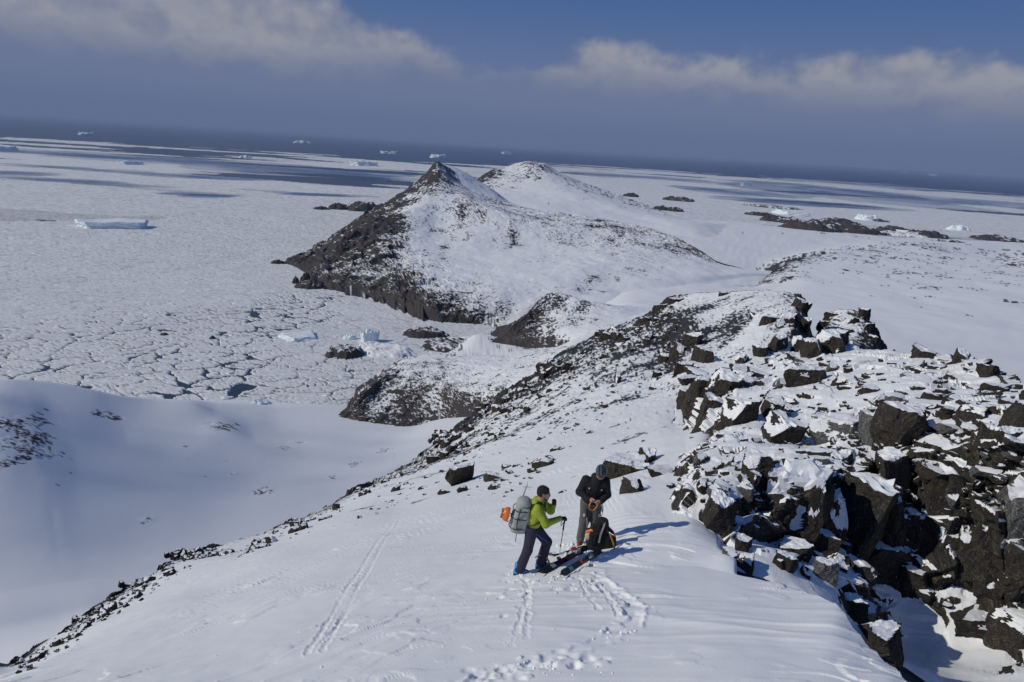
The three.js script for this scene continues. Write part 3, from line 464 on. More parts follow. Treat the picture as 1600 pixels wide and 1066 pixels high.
// wind-carved snow: long low ridges with a sharp lee edge
function carved(x, z, r, ang, seed) {
  const c = Math.cos(ang), s = Math.sin(ang), bend = 0.7 * noise2(x / 7 + seed, z / 7), u = x * c + z * s, v = -x * s + z * c + bend;
  const a = 1 - Math.abs(noise2(u / 2.8 + seed, v / 0.40)), b = 1 - Math.abs(noise2(u / 1.2 + 20 + seed, v / 0.15)), m = sstep(-0.3, 0.35, fbm(x / 4 + 3, z / 4 + seed, 2)), m2 = sstep(-0.15, 0.3, fbm(x / 2.6 + 40, z / 2.6 + seed, 2));
  const e = noise2(u / 1.1 + 7 + seed, v / 0.42), f = noise2(u / 0.5 + 17 + seed, v / 0.22), lip = (q, t, h, k) => q > t ? Math.min(h, (q - t) * k) : 0;
  return m * 0.040 * a * a * a + m * 0.014 * b * b * (r < 30 ? 1 : 0) + m2 * (lip(e, 0.22, 0.032, 0.5) + (r < 26 ? lip(f, 0.3, 0.014, 0.4) : 0));
}
function windSnow(x, z, r) {
  const t = sstep(-3.5, 2.5, x + 0.12 * (z + 10)), wide = r > 40 ? 1 : 0;
  const w = t <= 0 ? carved(x, z, r, -0.62, 0) : t >= 1 ? carved(x, z, r, 0.36, 50) : mix(carved(x, z, r, -0.62, 0), carved(x, z, r, 0.36, 50), t);
  return 0.30 * fbm(x / 14, z / 14, 3) * sstep(6, 16, r) + w + 0.006 * noise2(x * 3, z * 3) + 0.05 * fbm(x / 2.3, z / 2.3, 2);
}
const slopeRock = rockRelief(0.7, 0.26, 0);
function slopeRelief(x, z, y, k) {
  const r = Math.hypot(x, z), nearEdge = 1;
  let h = windSnow(x, z, r) * nearEdge;
  if (r < 32) h += pressed(x, z);
  if (k > 0.02 && r > 15) h += slopeRock(x, z, y, k) * sstep(15, 22, r) * (0.6 + r / 110);
  return h;
}
const nearPaint = (scale, steep, bare) => {
  const base = rockPaint(scale, steep, bare, 0.6);
  return (o, x, y, z, ny, k) => base(o, x, y, z, ny, k);
};
{
  const g = loft({ rows: slopeRows, seg: [10, 130, 46, 50, 34, 50, 66, 70, 4, 4], sharp: [2, 8], t0: -46 / D, t1: 47 / D, cols: 820, relief: slopeRelief, paint: nearPaint(2.6, 2.2, 0.5), uvScale: 0.7 });
  setting(new THREE.Mesh(g, nearSnowMat), 'snow_slope_ground', 'sunlit wind carved snow slope with ski tracks where the two climbers stand', 'snow slope');
}
const outcropBlocks = (x, y, z, k, ny) => {
  if (k < 0.02) return 0; const flat = mix(1, 0.36, sstep(0.55, 0.9, ny));
  return k * flat * (0.62 * crag3(x / 1.9 + 9, y / 1.7, z / 1.9) + 0.34 * crag3(x / 0.85 + 4, y / 0.75, z / 0.85) + 0.13 * (ny > 0.75 ? 0 : 1) * crag3(x / 0.33, y / 0.3, z / 0.33) + 0.06 * noise3(x * 7, y * 7, z * 7));
};
function outcropRelief(x, z, y, k) {
  const r = Math.hypot(x, z); let h = 0.10 * fbm(x / 1.2, z / 1.2, 3) + 0.5 * windSnow(x, z, r);
  
  return h;
}
// ------------------------------------------------------------------ rocks
// stone: near black gneiss with brown and olive lichen, pale specks of rime and fine cracks
const rockColour = (frost) => {
  const n = 1024, d = new Uint8Array(n * n * 4), srgb = (c) => 255 * clamp(c <= 0.0031308 ? c * 12.92 : 1.055 * Math.pow(c, 1 / 2.4) - 0.055);
  const F = (u, v) => {
    const a = fbm(u * 7, v * 7, 5), b = fbm(u * 16 + 40, v * 16, 4), c = noise2(u * 90, v * 90) + 0.7 * noise2(u * 180 + 9, v * 180), e = fbm(u * 30 + 80, v * 30, 3), w = worley(u * 9 + 0.4 * b, v * 9 + 0.4 * a), crack = sstep(0.05, 0.0, w.f2 - w.f1) * 0.6;
    const ol = sstep(0.02, 0.3, a + 0.3 * e), br = sstep(0.06, 0.3, b + 0.2 * c), rime = sstep(0.75, 1.05, c * 0.55 + e * 1.4 + 0.35 * a + frost), t = (0.75 + 0.9 * e + 0.25 * c) * (1 - crack);
    return [[0.026, 0.072, 0.080, 0.34], [0.023, 0.062, 0.052, 0.35], [0.021, 0.034, 0.034, 0.37]].map((q) => mix(mix(mix(q[0], q[1], ol * 0.8), q[2], br * 0.7) * Math.max(0.25, t), q[3], rime * (frost > 0.3 ? 0.42 : 0.7) + (frost > 0.3 ? 0.16 + 0.2 * a : 0)));
  };
  for (let j = 0; j < n; j++) for (let i = 0; i < n; i++) {
    let u = i / n, v = j / n; const wu = sstep(0.9, 1, u), wv = sstep(0.9, 1, v); let c = F(u, v);
    if (wu > 0) c = c.map((q, k) => q * (1 - wu) + F(u - 1, v)[k] * wu); if (wv > 0) c = c.map((q, k) => q * (1 - wv) + F(u - (wu > 0 ? wu : 0), v - 1)[k] * wv);
    const k = (j * n + i) * 4; d[k] = srgb(c[0]); d[k + 1] = srgb(c[1]); d[k + 2] = srgb(c[2]); d[k + 3] = 255;
  }
  const t = new THREE.DataTexture(d, n, n); t.colorSpace = THREE.SRGBColorSpace; t.wrapS = t.wrapT = THREE.RepeatWrapping; t.magFilter = THREE.LinearFilter; t.minFilter = THREE.LinearMipmapLinearFilter; t.generateMipmaps = true; t.needsUpdate = true; return t;
};
const stoneMat = new THREE.MeshStandardMaterial({ name: 'lichen covered rock', map: rockColour(0.06), roughness: 0.92, bumpMap: rockGrain, bumpScale: 0.035 });
const capMat = new THREE.MeshStandardMaterial({ name: 'snow on rock', color: new THREE.Color().setRGB(...SNOW), roughness: 0.8, bumpMap: snowGrain, bumpScale: 0.01 });
const frostMat = new THREE.MeshStandardMaterial({ name: 'rock coated with rime', map: rockColour(0.62), roughness: 0.95, bumpMap: rockGrain, bumpScale: 0.03 });
const rockMat = [stoneMat, capMat], rimeMat = [frostMat, capMat];
// sort the triangles of a surface into stone and snow: snow lies on what faces up, and clings in patches
function stoneAndSnow(g, isSnow) {
  const P = g.attributes.position, N = g.attributes.normal, U = g.attributes.uv, tri = P.count / 3, order = [[], []];
  for (let t = 0; t < tri; t++) { const i = t * 3; order[isSnow((P.getX(i) + P.getX(i + 1) + P.getX(i + 2)) / 3, (P.getY(i) + P.getY(i + 1) + P.getY(i + 2)) / 3, (P.getZ(i) + P.getZ(i + 1) + P.getZ(i + 2)) / 3, N.getX(i), N.getY(i), N.getZ(i), i) ? 1 : 0].push(t); }
  const out = new THREE.BufferGeometry();
  for (const [k, A0, w] of [['position', P, 3], ['normal', N, 3], ['uv', U, 2]]) { const o = new Float32Array(tri * 3 * w); let n = 0; for (const list of order) for (const t of list) for (let q = 0; q < 3 * w; q++) o[n++] = A0.array[t * 3 * w + q]; out.setAttribute(k, new THREE.BufferAttribute(o, w)); }
  out.addGroup(0, order[0].length * 3, 0); out.addGroup(order[0].length * 3, order[1].length * 3, 1); return out;
}
// a block broken along flat joints
function rockGeometry(seed, n, { flat = 1, snow = 0.5, chip = 0.05 } = {}) {
  const r = rng(seed), g = new THREE.BoxGeometry(1, 1, 1, n, n, n), p = g.attributes.position, v = new THREE.Vector3();
  const cuts = [];
  for (let i = 0; i < 15; i++) { const a = r() * 6.283, e = (r() - 0.42) * 1.5, nn = new THREE.Vector3(Math.cos(a) * Math.cos(e), Math.sin(e), Math.sin(a) * Math.cos(e)); cuts.push([nn, (Math.abs(nn.x) + Math.abs(nn.y) + Math.abs(nn.z)) * 0.5 * (0.42 + 0.30 * r())]); }
  const sx = (r() - 0.5) * 0.6, sz = (r() - 0.5) * 0.6, c = new THREE.Vector3(), bn = new Float32Array(p.count * 3), N0 = g.attributes.normal;
  for (let i = 0; i < p.count; i++) {
    v.fromBufferAttribute(p, i); v.x += sx * v.y; v.z += sz * v.y; bn[i * 3] = N0.getX(i); bn[i * 3 + 1] = N0.getY(i); bn[i * 3 + 2] = N0.getZ(i);
    for (const [nn, d] of cuts) { const q = v.dot(nn) - d; if (q > 0) { v.addScaledVector(nn, -q); bn[i * 3] = nn.x; bn[i * 3 + 1] = nn.y; bn[i * 3 + 2] = nn.z; } }
    c.copy(v); const f = chip * (1.6 * crag3(c.x * 3.1 + seed, c.y * 3.1, c.z * 3.1) + 0.8 * crag3(c.x * 7 + seed, c.y * 7, c.z * 7)) + 0.03 * fbm3(c.x * 5 + seed, c.y * 5, c.z * 5, 3);
    v.multiplyScalar(1 + f); v.y *= flat; p.setXYZ(i, v.x, v.y, v.z);
  }
  g.setAttribute('facet', new THREE.BufferAttribute(bn, 3));
  const m = g.toNonIndexed(), F = m.attributes.facet; m.computeVertexNormals();
  return stoneAndSnow(m, (x, y, z, nx, ny, nz, i) => (F.getY(i) + F.getY(i + 1) + F.getY(i + 2)) / 3 > 0.62 - 0.5 * (snow - 0.5) - 0.42 * fbm3(x * 2.4 + seed * 3, y * 2.4, z * 2.4, 2) - 0.06 * noise3(x * 14, y * 14, z * 14 + seed));
}
const bigRocks = [], midRocks = [], smallRocks = [];
for (let i = 0; i < 8; i++) bigRocks.push(rockGeometry(11 + i, 16, { snow: 0.5 + 0.14 * (i % 3) }));
for (let i = 0; i < 10; i++) midRocks.push(rockGeometry(51 + i, 8, { flat: 0.62, snow: 0.6 }));
for (let i = 0; i < 8; i++) smallRocks.push(rockGeometry(91 + i, 6, { flat: 0.8, snow: 0.30 }));
// the ground of the outcrop: the same stone, with snow lying on every ledge
{
  const g0 = loft({ rows: outcropRows, seg: [24, 60, 104, 50, 66, 64, 44, 4, 4], sharp: [7], t0: outT0, t1: outT1, cols: 470, relief: outcropRelief, along: outcropBlocks, paint: (o, x, y, z, ny, k) => { o[0] = k; }, uvScale: 0.7 });
  const P = g0.attributes.position, K = g0.attributes.color, N = g0.attributes.normal, U = g0.attributes.uv, I = g0.index.array, parts = [[], []], C = normalsOf(P.array, 420 + 1, 470 + 1);
  for (let i = 0; i < P.count; i++) U.setXY(i, P.getX(i) * 0.55 + P.getZ(i) * 0.17, P.getY(i) * 0.55 + P.getZ(i) * 0.33);
  for (let t = 0; t < I.length; t += 3) {
    const a = I[t], x = P.getX(a), y = P.getY(a), z = P.getZ(a), k = (K.getX(a) + K.getX(I[t + 1])) / 2, ny = (C[a * 3 + 1] + C[I[t + 1] * 3 + 1] + C[I[t + 2] * 3 + 1]) / 3;
    const n = fbm3(x / 1.3, y / 1.3, z / 1.3, 3) + 0.2 * noise3(x * 3.3, y * 3.3, z * 3.3);
    parts[(1 - ny) * 2.0 + 0.55 * n + (k - 0.5) * 0.5 - 0.62 > 0 && k > 0.02 ? 0 : 1].push(a, I[t + 1], I[t + 2]);
  }
  const idx = new Uint32Array(I.length); idx.set(parts[0]); idx.set(parts[1], parts[0].length); g0.setIndex(new THREE.BufferAttribute(idx, 1)); g0.deleteAttribute('color'); g0.addGroup(0, parts[0].length, 0); g0.addGroup(parts[0].length, parts[1].length, 1);
  setting(new THREE.Mesh(g0, rockMat), 'rocky_outcrop_ground', 'broken rocky crest of the ridge with snow plastered between its blocks', 'rocky ridge');
}
const up = new THREE.Vector3(0, 1, 0);
// a rock at a place: width, height, depth in metres, its centre raised by lift
function setRock(m, p, w, h, d, turn, lift, tilt = 0, tiltDir = 0) {
  m.position.set(p.x, p.y + lift, p.z); m.scale.set(w, h, d);
  m.quaternion.setFromAxisAngle(up, turn).premultiply(new THREE.Quaternion().setFromAxisAngle(new THREE.Vector3(Math.cos(tiltDir), 0, Math.sin(tiltDir)), tilt));
}
const perPx = (p) => { const f = new THREE.Vector3(0, sP, -cP); return p.clone().sub(camera.position).dot(f) / FOCAL; };

// --- the outcrop: its separate blocks
const outcrop = new THREE.Group();
{
  const r = rng(404);
  // the large blocks of the near face: centre in view, width, height
  const faces = [[1122, 803, 64, 92], [1158, 852, 30, 30], [1228, 782, 120, 140], [1285, 812, 60, 110], [1330, 796, 118, 160], [1392, 742, 70, 90], [1388, 800, 60, 120], [1180, 730, 60, 60], [1405, 668, 96, 84], [1362, 672, 60, 70], [1300, 672, 86, 56], [1215, 672, 74, 60],
    [1470, 770, 110, 110], [1452, 835, 90, 110], [1505, 862, 90, 80], [1540, 845, 70, 100], [1585, 800, 90, 120], [1590, 890, 100, 110], [1545, 900, 60, 80], [1372, 1000, 72, 70], [1345, 962, 56, 60], [1330, 945, 40, 40], [1530, 975, 80, 34], [1580, 985, 80, 70], [1290, 895, 50, 40], [1245, 865, 60, 36], [1380, 880, 80, 70], [1420, 905, 70, 60], [1340, 900, 60, 46], [1560, 700, 60, 90], [1595, 660, 70, 70], [1520, 650, 60, 40],
    [1098, 614, 70, 70], [1078, 628, 40, 50], [1130, 600, 60, 50], [1150, 648, 60, 66], [1110, 640, 50, 50], [1205, 642, 50, 40], [1258, 588, 60, 40], [1296, 536, 60, 46], [1268, 548, 40, 50], [1310, 530, 30, 40], [1500, 560, 36, 30], [1545, 582, 40, 30], [1445, 556, 60, 22]];
  faces.forEach(([px, py, w, h], i) => {
    const p = hit(px, py + h * 0.25, 11.8, 70); if (!p) return; const s = perPx(p), m = part(bigRocks[i % bigRocks.length], [9, 10, 16, 20, 24].includes(i) ? rimeMat : rockMat, 'block', outcrop);
    const W0 = w * s * 1.02, H0 = h * s * 1.05; p.addScaledVector(p.clone().sub(camera.position).setY(0).normalize(), W0 * 0.26);
    setRock(m, p, W0, H0, W0 * (0.75 + 0.3 * r()), (Math.floor(r() * 4)) * Math.PI / 2 + (r() - 0.5) * 0.7 - p.x * 0.02, H0 * 0.02, (r() - 0.5) * 0.5, r() * 6.28);
  });
  // the many smaller blocks that stand out of the snow on its top
  let n = 0;
  for (let i = 0; i < 62; i++) {
    const px = 1092 + r() * 520, py = 745 + r() * (120 + (px - 1092) * 0.2), p = hit(px, py, 12, 40); if (!p) continue; const s = perPx(p), w = (14 + 30 * r() * r()) * s, m = part((r() < 0.5 ? bigRocks : midRocks)[(r() * 8) | 0], r() < 0.2 ? rimeMat : rockMat, 'block', outcrop);
    setRock(m, p, w * (0.8 + 0.6 * r()), w * (0.8 + 0.7 * r()), w, r() * 6.28, 0, (r() - 0.5) * 0.8, r() * 6.28);
  }
  while (n < 195) {
    const px = 1062 + r() * 560, py = 560 + r() * 205; if (py > 640 + (px - 1062) * 0.6 && px < 1200) { if (py > 775) continue; }
    if (px < 1075 + Math.abs(py - 640) * 0.15) continue;
    const p = hit(px, py, 14, 70); if (!p) continue; const s = perPx(p), w = (8 + 34 * Math.pow(r(), 2.2)) * s, m = part(midRocks[(r() * midRocks.length) | 0], r() < 0.32 ? rimeMat : rockMat, 'block', outcrop); n++;
    setRock(m, p, w * (1.0 + 0.7 * r()), w * (0.55 + 0.5 * r()), w * (0.6 + 0.5 * r()), r() * 6.28, -0.02 * w, (r() - 0.5) * 0.35, r() * 6.28);
  }
  const bits = [], q = new THREE.Quaternion(), mm = new THREE.Matrix4();
  while (bits.length < 620) {
    const px = 1070 + r() * 545, py = 556 + r() * (px < 1200 ? 240 : 330); const p = hit(px, py, 12, 70); if (!p || px < 1075 + Math.abs(py - 640) * 0.15) continue;
    const s = perPx(p), w = (4 + 12 * r() * r()) * s; q.setFromEuler(new THREE.Euler((r() - 0.5) * 0.7, r() * 6.28, (r() - 0.5) * 0.7)); bits.push(mm.clone().compose(p, q.clone(), new THREE.Vector3(w * (1 + 0.9 * r()), w * (0.6 + 0.5 * r()), w)));
  }
  const rubble = new THREE.InstancedMesh(smallRocks[2], rockMat, bits.length); bits.forEach((b, i) => rubble.setMatrixAt(i, b)); rubble.name = 'rubble'; rubble.userData.kind = 'stuff'; outcrop.add(rubble);
  add(outcrop, 'rock_outcrop', 'large dark rock outcrop of broken snow capped blocks beside the climbers', 'rock outcrop');
}
// --- the crag farther along the crest, and the small tower beside it
{
  const r = rng(414), crag = new THREE.Group(), tower = new THREE.Group();
  const put = (list, group, dist) => list.forEach(([px, py, w, h], i) => { const g = hit(px, py + h * 0.2, 60, 170), p = dist ? V(A(px, py, dist)) : g; if (!p) return; const s = perPx(p), m = part(bigRocks[(i * 3 + 1) % 8], rockMat, 'block', group); setRock(m, p, w * s * 1.15, h * s * 1.2, w * s * 0.9, r() * 6.28, -h * s * 0.12, (r() - 0.5) * 0.5, r() * 6.28); });
  put([[1250, 478, 26, 34], [1256, 508, 22, 44], [1246, 540, 30, 44], [1228, 500, 34, 30], [1236, 560, 36, 34], [1200, 500, 26, 20], [1180, 492, 24, 14], [1215, 535, 34, 34], [1190, 548, 26, 28], [1085, 530, 44, 34], [1060, 548, 30, 32], [1100, 556, 40, 44], [1072, 574, 34, 30], [1040, 560, 24, 24], [1055, 470, 30, 14], [1035, 480, 26, 14], [1130, 459, 18, 8], [1028, 585, 20, 18], [1160, 560, 24, 20]], crag);
  put([[1350, 490, 18, 26], [1356, 512, 20, 26], [1335, 500, 18, 14], [1300, 492, 20, 8], [1288, 506, 20, 14], [1322, 516, 26, 14], [1366, 530, 18, 20]], tower);
  add(crag, 'rock_crag', 'snow topped dark crag with a steep end, farther along the crest beyond the outcrop', 'crag');
  add(tower, 'rock_tower', 'small rock tower with a leaning horn standing behind the outcrop crest', 'crag');
}
// --- the stony rim along the edge of the slope
const rim = new THREE.Group();
{
  const r = rng(505), line = [[10, 1036], [75, 1002], [150, 950], [205, 916], [250, 890], [300, 866], [332, 856], [370, 862], [440, 824], [500, 803], [560, 768], [620, 740], [680, 700], [740, 655], [800, 612], [830, 596], [880, 560], [960, 520], [1010, 500], [1045, 476]];
  for (let i = 0; i < 165; i++) {
    const u = r() * (line.length - 1), a = line[u | 0], b = line[(u | 0) + 1], t = u - (u | 0), off = Math.pow(r(), 1.6) * (u > 9 ? 34 : 16), px = mix(a[0], b[0], t) + off * 0.6 + (r() - 0.5) * 10, py = mix(a[1], b[1], t) + 4 + off * 0.8;
    const p = hit(px, py, 10, 200); if (!p) continue; const s = perPx(p), w = (4 + 15 * Math.pow(r(), 2)) * s, m = part(smallRocks[(r() * smallRocks.length) | 0], rockMat, 'block', rim);
    setRock(m, p, w * (1 + 0.6 * r()), w * (0.8 + 0.6 * r()), w, r() * 6.28, 0.1 * w, (r() - 0.5) * 0.6, r() * 6.28);
  }
  for (const [cx, cy, n, sx, sy, big] of [[300, 870, 34, 40, 12, 13], [215, 915, 14, 26, 10, 10], [130, 970, 12, 30, 14, 9], [470, 815, 12, 40, 8, 9], [560, 772, 10, 20, 8, 12], [690, 690, 14, 24, 14, 18], [770, 640, 16, 40, 16, 18], [860, 580, 16, 40, 16, 18], [950, 528, 14, 40, 12, 18]]) for (let i = 0; i < n; i++) {
    const p = hit(cx + (r() + r() - 1) * sx, cy + (r() + r() - 1) * sy * 0.6 - (sx > 30 ? 0 : 0), 10, 200); if (!p) continue; const s = perPx(p), w = big * (0.45 + 0.6 * r()) * s, m = part(smallRocks[(r() * smallRocks.length) | 0], rockMat, 'block', rim);
    setRock(m, p, w * (1 + 0.5 * r()), w * (1.0 + 0.7 * r()), w, r() * 6.28, 0.12 * w, (r() - 0.5) * 0.5, r() * 6.28);
  }
  const bits = [], q = new THREE.Quaternion(), mm = new THREE.Matrix4();
  while (bits.length < 900) {
    const u = r() * (line.length - 1), a = line[u | 0], b = line[(u | 0) + 1], t = u - (u | 0), off = Math.pow(r(), 1.8) * (u > 9 ? 44 : 24), p = hit(mix(a[0], b[0], t) + off * 0.6 + (r() - 0.5) * 8, mix(a[1], b[1], t) + 2 + off * 0.8, 10, 200); if (!p) continue;
    const w = (2.5 + 6 * r() * r()) * perPx(p); q.setFromEuler(new THREE.Euler((r() - 0.5) * 1.2, r() * 6.28, (r() - 0.5) * 1.2)); bits.push(mm.clone().compose(p, q.clone(), new THREE.Vector3(w * (1 + 0.9 * r()), w * (0.8 + 0.7 * r()), w)));
  }
  const rubble = new THREE.InstancedMesh(smallRocks[5], rockMat, bits.length); bits.forEach((b, i) => rubble.setMatrixAt(i, b)); rubble.name = 'rubble'; rubble.userData.kind = 'stuff'; rim.add(rubble);
  add(rim, 'stone_belt', 'long ragged line of dark stones along the far edge of the snow slope', 'rock ridge');
}
// --- boulders one can point at
for (const [px, py, w, h, k, label] of [
  [975, 728, 66, 44, 0, 'large brown boulder with a frosted foot just behind the helmeted climber'],
  [1012, 712, 46, 34, 1, 'dark angular boulder leaning on the large brown boulder behind the helmeted climber'],
  [988, 758, 34, 34, 2, 'frosted dark boulder in the snow between the helmeted climber and the outcrop'],
  [722, 740, 50, 40, 3, 'broad dark boulder alone on the slope above the climber in green'],
  [768, 744, 28, 18, 4, 'small low boulder next to the broad dark one above the green jacket'],
  [1030, 735, 40, 22, 5, 'flat slab of rock lying in snow beyond the large brown boulder'],
  [964, 592, 20, 20, 6, 'single upright brown boulder high on the rubble slope below the far crag'],
  [850, 722, 30, 16, 7, 'flat grey stone in the snow straight above the climber in green'],
]) {
  const p = hit(px, py + h * 0.3, 11.8, 160), s = perPx(p), m = new THREE.Mesh(k < 4 ? bigRocks[(k * 3 + 1) % 8] : midRocks[k], rockMat);
  setRock(m, p, w * s * 1.2, h * s * (k < 4 ? 1.15 : 1.7), w * s * 0.8, k * 1.3, h * s * 0.1, 0.1, k); add(m, 'boulder', label, 'boulder');
}
// --- loose stones strewn over the slope
{
  const r = rng(606); let n = 0;
  while (n < 280) {
    const u = r(), px = 640 + r() * 450, py = 520 + r() * 260, lim = 1046 - (px - 640) * 0; if (py > 470 + (1120 - px) * 0.72 + 70 && r() > 0.12) continue; if (py < 478 + (1045 - px) * 0.62) continue;
    const p = hit(px, py, 14, 170); if (!p || Math.hypot(p.x, p.z) < 15.5) continue;
    const s = perPx(p), w = (3.5 + 13 * Math.pow(r(), 3)) * s, m = new THREE.Mesh(smallRocks[(r() * smallRocks.length) | 0], rockMat); n++;
    setRock(m, p, w * (1 + 0.9 * r()), w * (0.5 + 0.4 * r()), w, r() * 6.28, 0, (r() - 0.5) * 0.4, r() * 6.28);
    const R = Math.hypot(p.x, p.z), size = w < 0.22 ? 'little' : w < 0.5 ? 'middle sized' : 'big', where = px > 960 && R < 34 ? 'in the snow between the brown boulder and the outcrop' : R < 34 ? 'on open snow not far above the climbers' : R < 62 ? 'half way up the rubble slope behind the climbers' : px > 940 ? 'high on the rubble slope below the far crag' : 'in the rubble beside the stony rim of the slope';
    add(m, 'stone', size + ' dark stone ' + where, 'stone', size + ' stones ' + where);
  }
}
// ------------------------------------------------------------------ skerries, islets and rocks in the sea
const islandRelief = (s, amp) => rockRelief(s, amp, 0);
function island(px, py, w, h, label, { snow = 0.5, deep = 0.7, name = 'rock_island', category = 'island', flat = 0 } = {}) {
  const c = B(px, py, 0), o = V(c), s = c.r / FOCAL / Math.cos(Math.atan(EYE / c.r)), W2 = w * s / 2 * 1.1, D2 = W2 * deep, H = h * s * (name === 'rock_island' && px > 1100 ? 0.62 : 0.9), nx = 44, nz = 30, pos = new Float32Array((nx + 1) * (nz + 1) * 3), kk = new Float32Array((nx + 1) * (nz + 1)).fill(snow);
  const rel = islandRelief(Math.max(0.8, H * 0.22), H * 0.13), ca = Math.cos(c.th), sa = Math.sin(c.th);
  for (let j = 0; j <= nz; j++) for (let i = 0; i <= nx; i++) {
    const u = i / nx * 2 - 1, v = 1 - j / nz * 2, x = u * W2 * 1.15, z = v * D2 * 1.15, X = o.x + x * ca - z * sa, Z = o.z + x * sa + z * ca - D2 * 0.9 * ca;
    const d = Math.hypot(u * 1.15, v * 1.15) + 0.30 * fbm(X / (W2 * 0.7), Z / (W2 * 0.7), 3);
    let y = d < 1 ? H * (flat ? sstep(1, 1 - flat, d) : Math.pow(1 - d * d, 0.62)) * (0.8 + 0.5 * fbm(X / (W2 * 0.5) + 8, Z / (W2 * 0.5), 3)) : -3;
    if (d < 1) y += rel(X, Z, y, 0.9);
    const q = (j * (nx + 1) + i) * 3; pos[q] = X; pos[q + 1] = Math.max(y, -3); pos[q + 2] = Z;
  }
  const m = new THREE.Mesh(sheet(pos, kk, nz + 1, nx + 1, rockPaint(Math.max(2.5, H * 0.7), 1.9, 0.6, 1.05), 1), snowMat);
  return add(m, name, label, category);
}
for (const [px, py, w, h, k, label, o] of [
  [500, 328, 22, 6, 0.9, 'smallest dark islet standing off the mountain cliffs, farthest out on the ice'],
  [527, 328, 28, 12, 0.95, 'middle dark islet of the three off the left flank of the pointed mountain'],
  [567, 331, 56, 17, 0.95, 'longest dark islet of the three, nearest the cliffs of the pointed mountain'],
  [507, 393, 40, 18, 0.95, 'black humped rock island close under the sea cliffs of the pointed mountain'],
  [461, 444, 10, 14, 1, 'thin pointed sea stack off the tip of the mountain coast'],
  [476, 443, 15, 18, 1, 'taller pointed sea stack beside the thin one off the mountain coast'],
  [482, 452, 48, 13, 0.8, 'low jagged skerry in front of the two sea stacks'],
  [432, 413, 20, 7, 1, 'outermost low black rock at the tip of the mountain coast'],
  [987, 308, 22, 7, 0.9, 'small dark knoll island at the foot of the masted mountain'],
  [1035, 329, 26, 8, 0.9, 'dark twin islet nearer the masted mountain'],
  [1056, 331, 24, 8, 0.85, 'dark twin islet farther from the masted mountain'],
  [1065, 315, 42, 8, 0.85, 'flat brown island alone in the bright pack ice beyond the twin islets'],
  [1215, 326, 76, 6, 0.75, 'long thin reef of dark rock, farthest of the skerries'],
  [1192, 338, 44, 9, 0.8, 'low snowy skerry at the near end of the long reef'],
  [1232, 349, 64, 15, 0.85, 'dark humped skerry above the edge of the snowfield'],
  [1275, 362, 84, 27, 0.85, 'largest dark skerry with a steep brown face above the snowfield'],
  [1316, 350, 54, 12, 0.8, 'purple brown skerry behind the largest dark skerry'],
  [1336, 364, 84, 18, 0.72, 'snow streaked skerry on the right of the largest dark skerry'],
  [1402, 364, 40, 14, 0.8, 'rounded brown skerry with blue shaded snow beside it'],
  [1378, 347, 26, 6, 0.85, 'tiny dark islet next to a white iceberg beyond the skerries'],
  [1456, 372, 48, 15, 0.9, 'reddish brown rounded island at the edge of the frozen inlet'],
  [1568, 378, 52, 12, 0.9, 'reddish brown flat island beyond the frozen inlet by the picture edge'],
  [1492, 384, 44, 11, 0.6, 'low speckled knoll at the shore of the frozen inlet'],
  [1420, 370, 60, 8, 0.5, 'snowy low point of land between the brown skerries'],
]) island(px, py, w, h, label, { snow: k, deep: w > 60 ? 0.55 : 0.7 });
for (const [px, py, w, h, k, flat, label] of [
  [533, 561, 56, 15, 0.62, 0.3, 'rocky islet with snow on top alone in the pack ice of the bay'],
  [600, 560, 84, 9, 0.35, 0.4, 'low snow covered spit running from the headland into the bay'],
  [578, 546, 44, 6, 0.3, 0.5, 'flat snowy ledge behind the rocky islet in the bay'],
  [660, 530, 70, 10, 0.8, 0.4, 'dark rocky point on the far side of the frozen bay'],
  [700, 552, 100, 9, 0.72, 0.4, 'dark rim of rocks along the low snowy tongue in the bay'],
  [752, 546, 110, 5, 0.25, 0.8, 'broad snow covered tongue of land between the bay and the mountain foot'],
]) island(px, py, w, h, label, { snow: k, flat, deep: 0.8, name: 'bay_islet', category: 'islet' });
island(255, 525, 10, 5, 'small black rock alone in the pack ice, farther from the cracks', { snow: 1, name: 'sea_rock', category: 'rock' });
island(331, 531, 9, 6, 'small black rock sticking out of the pack ice near the open cracks', { snow: 1, name: 'sea_rock', category: 'rock' });

